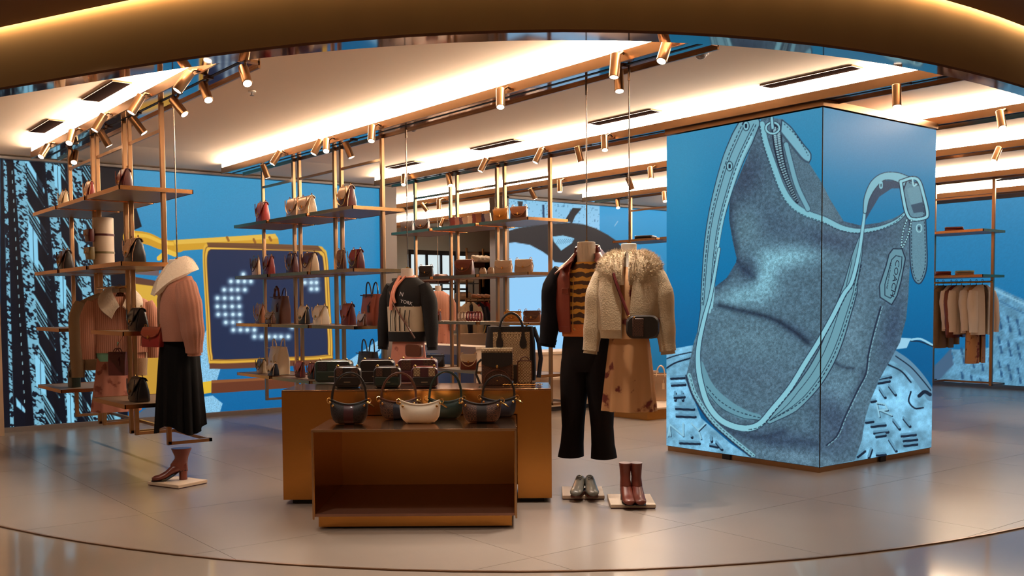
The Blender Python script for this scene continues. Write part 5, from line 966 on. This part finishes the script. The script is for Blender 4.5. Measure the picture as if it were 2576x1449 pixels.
hung('jacket', 'dusty pink wool jacket with wide cream fleece collar hanging in the left unit', 'jacket', (2.575, 8.60, 1.485), -.25, .46, .50, PINKW, lapel=FLUFF, ln=PINKW, dep=.09, slen=.55)
hung('jacket', 'taupe coat hanging behind the pink wool jacket', 'jacket', (2.575, 8.95, 1.485), -.25, .46, .66, GREYC, ln=None, dep=.08, slen=.72)
t = thing('skirt', 'long pink printed skirt hanging under the pink jacket in the left unit', 'skirt', (2.56, 8.74, 0), -.25); skirt(t, .98, .42, .12, .19, .5, PINKP, amp=.09, k=8); MB().box(-.12, .12, -.01, .01, .97, 1.0).obj('waistband', PINKP, t); m = MB(); m.tube([(0, .0, 1.0), (0, .0, 1.47)], .003, 5); m.obj('hanger', BRASSD, t)
t = thing('knit_top', 'mint green top peeking out below the pink jacket', 'top', (2.50, 8.60, 0), -.25); shell(MB(), [(1.02, .11, .07, -.02, 0), (.90, .10, .06, -.02, 0), (.86, .075, .05, -.02, 0)], th=.006, amp=.03).obj('body', MINT, t, 60)
q = onx(300, 870, 2.46); t = thing('tote_bag', 'mini brown tote hanging below the pink jacket', 'handbag', (2.44, q.y-.02, .76), FR-.1); tote_bag(t, .15, .19, .06, L_['burgundy'], L_['burgundy'], hh=.3); MB().tube([(0, 0, .24), (.05, .1, .40), (.08, .12, .68)], .002, 4).obj('hanging_cord', L_['burgundy'], t)
# right rail coats
CJ = mat('cream_jacket', (236, 220, 202), .85, bump=.4, bscale=90)
ys = [yat(px_, 12.28, 1.2) for px_ in (2470, 2455, 2440, 2418, 2405, 2392, 2372, 2358)]
for k, (yy, mt, ln, lab, h, w_) in enumerate(zip(ys, (COATM, FLORAL, COATM, COATM, L_['rust'], COATM, GREYC, COATM), (None,)*8,
        ('cream jacket at the near end of the right rail', 'floral dress hanging between cream jackets on the right rail', 'cream jacket, second from the near end of the right rail', 'cream jacket in the middle of the right rail', 'rust leather jacket between cream ones on the right rail', 'cream jacket beside the rust one on the right rail', 'taupe coat toward the far end of the right rail', 'cream jacket at the far end of the right rail, beside the screen column'), (.62, .98, .6, .62, .66, .58, .8, .6), (.42,)*8)):
    hung('dress' if k == 1 else 'jacket', lab, 'dress' if k == 1 else 'jacket', (12.28, yy, 1.575), -.12+.1*(k % 3), .40, h, FLORAL if k == 1 else (CJ if mt is COATM else mt), group='clothes on the right rail', dep=.06, sl=k != 1, slen=h*.95)
# folded clothes
def folded(label, X, z, x0, x1, n, cols, rz=-60, th=.028):
    y = yat((x0+x1)/2, X, z); s_ = FP/((Vector((X, y, z))-Vector(_C)).dot(Vector(_F))); w_ = (x1-x0)/s_*.9
    for k in range(n):
        t = thing('folded_sweater', label % (('bottom', 'middle', 'top')[k] if n == 3 else ('bottom', 'top')[k] if n == 2 else 'single'), 'clothes', (X, y, z+.001+k*(th+.001)), math.radians(rz+rnd.uniform(-5, 5)))
        m = MB(); m.loft([rrect(w_*.96, .24, .02, 3, z=0), rrect(w_, .25, .03, 3, z=th*.3), rrect(w_, .25, .03, 3, z=th*.7), rrect(w_*.94, .235, .02, 3, z=th)]); m.obj('folded_body', cols[k % len(cols)], t, 60)
        MB().box(-w_*.3, w_*.3, -.127, -.121, th*.3, th*.5).obj('fold_edge', cols[(k+1) % len(cols)], t)
PLAID = patmat('red_plaid', (140, 40, 34), (60, 24, 24), 'band', 30, .9)
folded('%s of the red plaid sweaters on the top right shelf', 12.24, z1, 2376, 2424, 2, (PLAID, L_['burgundy']))
folded('%s of the dark red sweaters on the lower right shelf', 12.24, z2, 2352, 2392, 2, (PLAID, L_['rust']))
folded('%s of the cream and sage sweaters on the lower right shelf', 12.24, z2, 2402, 2450, 2, (L_['tan'], mat('sage', (150, 170, 150), .9)))
folded('%s of the black garments folded above the cream coat shoulder', 10.0, z1, 1598, 1650, 2, (BLKNIT, L_['black']))
# ================================================================ shoes on plinths
def plinth(c0, c1, d, label):
    p0, p1 = onz(*c0, .0), onz(*c1, .0); w_ = (p1-p0).length; a_ = math.atan2(p1.y-p0.y, p1.x-p0.x)
    t = thing('shoe_plinth', label, 'plinth', (p0.x, p0.y, 0), a_); MB().box(0, w_, 0, d, .006, .028).obj('board', CREAM, t, bevel=.002); MB().box(.004, w_-.004, .004, d-.004, 0, .006).obj('base', L_['burgundy'], t); return (p0+p1)/2, a_
def boot(t, hs, mt, foot=.25, heel=.07, rs=.052, wide=1.0, pair=1):
    m = MB(); h0 = heel
    m.loft([[(rx*math.cos(q)*wide, cy+ry*math.sin(q), z) for q in [2*PI*j/16 for j in range(16)]] for rx, ry, cy, z in ((.030, .050, .055, h0-.005), (.036, .062, .04, h0+.02), (.036, .060, .04, h0+.05), (rs*.74, .048, .058, h0+.09), (rs*.8, .05, .06, hs*.75), (rs*.92, rs*1.12, .06, hs))], True, True)
    m.loft([[(rx*math.cos(q), y, zc+rz_*math.sin(q)) for q in [2*PI*j/14 for j in range(14)]] for rx, rz_, y, zc in ((.030, .035, .09, h0+.03), (.036, .040, .04, h0*.95+.03), (.037, .036, -.01, h0*.6+.035), (.039, .028, -.06, .032+h0*.12), (.040, .022, -.10, .026), (.034, .019, -.135, .023), (.018, .012, -.152, .018))]); m.obj('upper', mt, t, 70)
    m = MB(); m.loft([[(.030*math.cos(q)*k, .068+.030*math.sin(q)*k, z) for q in [2*PI*j/12 for j in range(12)]] for z, k in ((0, 1.0), (h0*.5, .96), (h0+.012, 1.1))]); m.obj('heel', mt, t)
    m = MB(); m.loft([[(rx*x, y, z+zz) for x, zz in ((-1, 0), (1, 0), (1, .006), (-1, .006))] for rx, y, z in ((.030, .09, h0), (.031, .04, h0*.9), (.034, -.01, h0*.4), (.038, -.06, .001), (.038, -.10, .0), (.030, -.14, .001), (.010, -.156, .003))]); m.obj('sole', L_['black'], t)
c, a_ = plinth((371, 1221), (449, 1231), .27, 'thin pale plinth on the floor carrying one brown ankle boot'); 
q = onz(437, 1208, .028); t = thing('ankle_boot', 'brown block heeled ankle boot on a plinth below the left mannequin', 'boot', (q.x, q.y, .0285), FR-1.15); boot(t, .235, leather('boot_brown', (112, 52, 42), .3), heel=.07, rs=.066)
c, a_ = plinth((1415, 1257), (1521, 1257), .34, 'thin pale plinth carrying the pair of grey lace up shoes')
GS = leather('shoe_grey', (96, 92, 84), .25)
for k, px_ in enumerate((1456, 1486)):
    q = onz(px_, 1243, .028); t = thing('lace_up_shoe', '%s grey leather lace up shoe of the pair on the plinth' % ('left' if k == 0 else 'right'), 'shoe', (q.x, q.y, .0285), FR+(-.22 if k == 0 else .04))
    m = MB(); m.loft([[(rx*math.cos(q_), y, zc+rz_*math.sin(q_)) for q_ in [2*PI*j/14 for j in range(14)]] for rx, rz_, y, zc in ((.020, .03, .135, .055), (.030, .045, .12, .062), (.034, .052, .08, .068), (.035, .055, .04, .070), (.037, .042, -.01, .056), (.042, .028, -.06, .042), (.044, .023, -.10, .036), (.036, .018, -.14, .030), (.016, .010, -.155, .024))]); m.obj('upper', GS, t, 70)
    m = MB(); m.loft([rrect(.07, .30, .034, 5, z=0), rrect(.078, .305, .038, 5, z=.008), rrect(.074, .30, .036, 5, z=.018)]); m.obj('sole', L_['brown'], t)
    for z in range(3): MB().tube([(-.018, -.005+z*.02, .101+z*.006), (0, -.008+z*.02, .108+z*.007), (.018, -.005+z*.02, .101+z*.006)], .003, 5).obj('lace', L_['black'], t)
c, a_ = plinth((1536, 1280), (1650, 1280), .36, 'thin pale plinth carrying the tall brown boots')
for k, px_ in enumerate((1576, 1604)):
    q = onz(px_, 1262, .028); t = thing('tall_boot', '%s tall slim brown boot of the pair on the plinth' % ('left' if k == 0 else 'right'), 'boot', (q.x, q.y, .0285), FR+.03); boot(t, .245, leather('boot_russet', (104, 46, 34), .35), heel=.06, rs=.044)
# ================================================================ counters, platform, far room
t = thing('low_platform', 'low brass edged platform left of the screen column carrying a pale tote', 'platform', (8.05, 7.75, 0)); MB().box(0, 1.5, 0, .95, .0, .115).obj('base', TABLE, t); MB().box(-.01, 1.51, -.01, .96, .115, .13).obj('top', CREAM, t)
t = thing('counter', 'long cream counter in front of the wheel picture, behind the mannequins', 'counter', (7.7, 9.2, 0)); MB().box(0, 1.9, .02, .55, .05, .70).obj('body', CREAM, t); MB().box(-.02, 1.92, 0, .57, .70, .735).obj('top', CREAM, t, bevel=.004); MB().box(0, 1.9, .03, .5, 0, .05).obj('plinth', DARK, t); MB().box(0, 1.9, -.16, .02, .40, .43).obj('ledge', CREAM, t)
t = thing('counter', 'low cream cabinet behind the rear shelf unit, left of the long counter', 'counter', (7.02, 9.6, 0)); MB().box(0, .3, .0, 1.6, .05, .78).obj('body', CREAM, t); MB().box(-.02, .32, -.02, 1.62, .78, .81).obj('top', CREAM, t); MB().box(-.004, 0, .05, 1.55, .12, .7).obj('reflection_front', mat('cabinet_reflection', (130, 130, 146), .3), t); MB().box(0, .3, .02, 1.58, 0, .05).obj('plinth', DARK, t)  # flat grey front paints the blue-grey reflection on the cream cabinet
# far room: bright window, dark wardrobe, racks
FW_ = mat('far_window_glow', (220, 236, 240), .5, emit=(214, 232, 236), es=.95); MUL = mat('mullion_grey', (84, 88, 96), .5)
def py_(px, y, z): 
    d = ray(px, 700); t_ = y/d[1]; return d[0]*t_
YF = 16.6
t = thing('lit_panel', 'bright white backlit panel with grey bars in the far room beyond the shelves', 'panel', (py_(1030, YF, 0), YF, 0)); w_ = py_(1200, YF, 0)-py_(1030, YF, 0)
MB().box(0, w_, .0, .05, .95, 2.35).obj('panel', FW_, t); MB().box(-.03, w_+.03, -.03, .02, 2.33, 2.42).obj('head_frame', MUL, t)
for f in (0, .24, .45, .66, .84, 1): MB().box(w_*f-.025, w_*f+.025, -.03, .0, .9, 2.35).obj('mullion', MUL, t)
for z in (1.25, 1.65, 1.9): MB().box(0, w_, -.035, -.005, z-.02, z+.02).obj('crossbar', MUL, t)
xw = py_(1205, 15.6, 0); t = thing('open_wardrobe', 'dark open wardrobe with bronze posts at the far room corner', 'wardrobe', (xw, 15.6, 0)); w_ = py_(1262, 15.6, 0)-xw
MB().box(0, w_, .4, .45, 0, 2.35).obj('back', DARK, t); 
for x in (0, w_*.5, w_): MB().box(x-.02, x+.02, -.02, .4, 0, 2.35).obj('post', BRASSD, t)
for z in (.5, 1.0, 1.5, 2.0, 2.35): MB().box(0, w_, -.02, .4, z-.015, z+.015).obj('shelf', BRASSD, t)
tx = lambda px, y: py_(px, y, 0)
t = thing('low_wall', 'cream low wall across the opening to the far room', 'partition', (tx(1060, 12.3), 12.3, 0)); MB().box(0, 1.7, 0, .12, 0, .85).obj('body', CREAM, t); MB().box(-.02, 1.72, -.02, .14, .85, .88).obj('cap', CREAM, t)
for k, (px_, zz, w_, lab) in enumerate(((1222, 2.05, .36, 'cream ledge with white shoes high in the far room'), (1222, 1.42, .36, 'cream ledge with sandals in the far room, below the white shoes'))):
    X = tx(px_, 12.9); t = thing('wall_shelf', lab, 'shelf', (X, 12.9, zz)); MB().box(-w_/2, w_/2, 0, .28, -.03, 0).obj('board', CREAM, t); MB().box(-w_/2, w_/2, .26, .28, -.12, -.03).obj('bracket', BRASSD, t); MB().box(-w_/2-.0, -w_/2+.025, .28, .305, -zz, .2).obj('post', BRASS, t)
    MB().box(w_/2-.025, w_/2, .28, .305, -zz, .2).obj('post', BRASS, t)
    for j in range(4):
        s = thing('shoe', ('white' if k == 0 else 'tan')+' shoe, '+ORD[j]+' from the left on the '+('higher' if k == 0 else 'lower')+' far room ledge', 'shoe', (X-.13+j*.085, 12.98, zz+.001), .2, 'shoes on the far room ledges')
        m = MB(); m.loft([[(rx*math.cos(q_), y, zc+rz_*math.sin(q_)) for q_ in [2*PI*j_/10 for j_ in range(10)]] for rx, rz_, y, zc in ((.022, .03, .10, .04), (.03, .038, .07, .045), (.03, .03, .0, .036), (.034, .02, -.07, .026), (.014, .01, -.1, .02))]); m.obj('upper', WHITE if k == 0 else L_['tan'], s, 70); MB().box(-.03, .03, -.1, .1, 0, .01).obj('sole', L_['black'] if k else WHITE, s)
xa_, xb_ = tx(1056, 13.6), tx(1192, 13.6); rk = thing('display_rack', 'grey metal display rack with folded bundles in the far room', 'rack', (xa_, 13.6, 0))
for z in (1.40, 1.69): MB().box(0, xb_-xa_, -.15, .15, z-.02, z).obj('shelf', MUL, rk)
for x in (0, xb_-xa_-.02): MB().box(x, x+.02, -.01, .01, 0, 1.95).obj('post', MUL, rk)
for k, (px_, zz, mt, lab) in enumerate(((1074, 1.69, L_['rose'], 'rose folded bundle at the left of the upper far room rack'), (1108, 1.69, L_['rust'], 'rust folded bundle in the middle of the upper far room rack'), (1168, 1.69, L_['cream'], 'cream puffy bundle at the right of the upper far room rack'), (1165, 1.40, L_['beige'], 'beige folded bundle lower right on the far room rack'), (1085, 1.40, L_['rose'], 'rose bundle lower left on the far room rack'))):
    t = thing('folded_bundle', lab, 'clothes', (tx(px_, 13.6), 13.6, zz+.001)); m = MB(); m.loft([rrect(.24, .2, .05, 3, z=0), rrect(.27, .24, .06, 3, z=.03), rrect(.26, .23, .06, 3, z=.10), rrect(.2, .15, .05, 3, z=.14)]); m.obj('bundle', mt, t, 60); MB().tube([(-.12, -.12, .06), (0, -.125, .065), (.12, -.12, .06)], .006, 5).obj('fold', mt, t)
t = thing('suspended_mannequin', 'distant mannequin in rose jacket and pink print dress in the far room', 'mannequin', (tx(1102, 12.0), 12.0, 0), FR)
m = MB(); shell(m, [(1.52, .07, .07, 0, 0), (1.46, .16, .1, 0, 0), (1.3, .17, .12, 0, 0), (1.1, .16, .12, 0, 0)], th=.01); m.obj('jacket', PINKW, t, 60); skirt(t, 1.12, .5, .14, .19, .8, PINKP); MB().lathe([(0, 1.5), (.045, 1.5), (.045, 1.6), (0, 1.6)], 14).obj('neck', WHITE, t); MB().cyl((0, 0, 1.6), (0, 0, ZC-.002), .005).obj('suspension_rod', ROD, t)
for sx in (-1, 1): sleeve(t, sx, [(.14, 0, 1.44), (.2, 0, 1.3), (.21, -.02, 1.1), (.2, -.05, .95)], [.05, .06, .05, .04], PINKW)
rk = thing('garment_rail', 'small brass garment rail in the far room opening', 'rail', (tx(1172, 12.9), 12.9, 0)); MB().cyl((0, 0, 1.42), (.45, 0, 1.42), .012).obj('rail', BRASS, rk); MB().cyl((0, 0, 0), (0, 0, 1.42), .012).obj('post', BRASS, rk); MB().cyl((.45, 0, 0), (.45, 0, 1.42), .012).obj('post', BRASS, rk)
for k in range(3): hung('jacket', ('cream', 'navy', 'red')[k]+' garment on the far room rail', 'jacket', (tx(1172, 12.9)+.08+k*.14, 12.9, 1.42), FR+.5, .30, .7, (L_['cream'], L_['navy'], L_['red'])[k], group='garments on the far room rail', dep=.04, slen=.5)
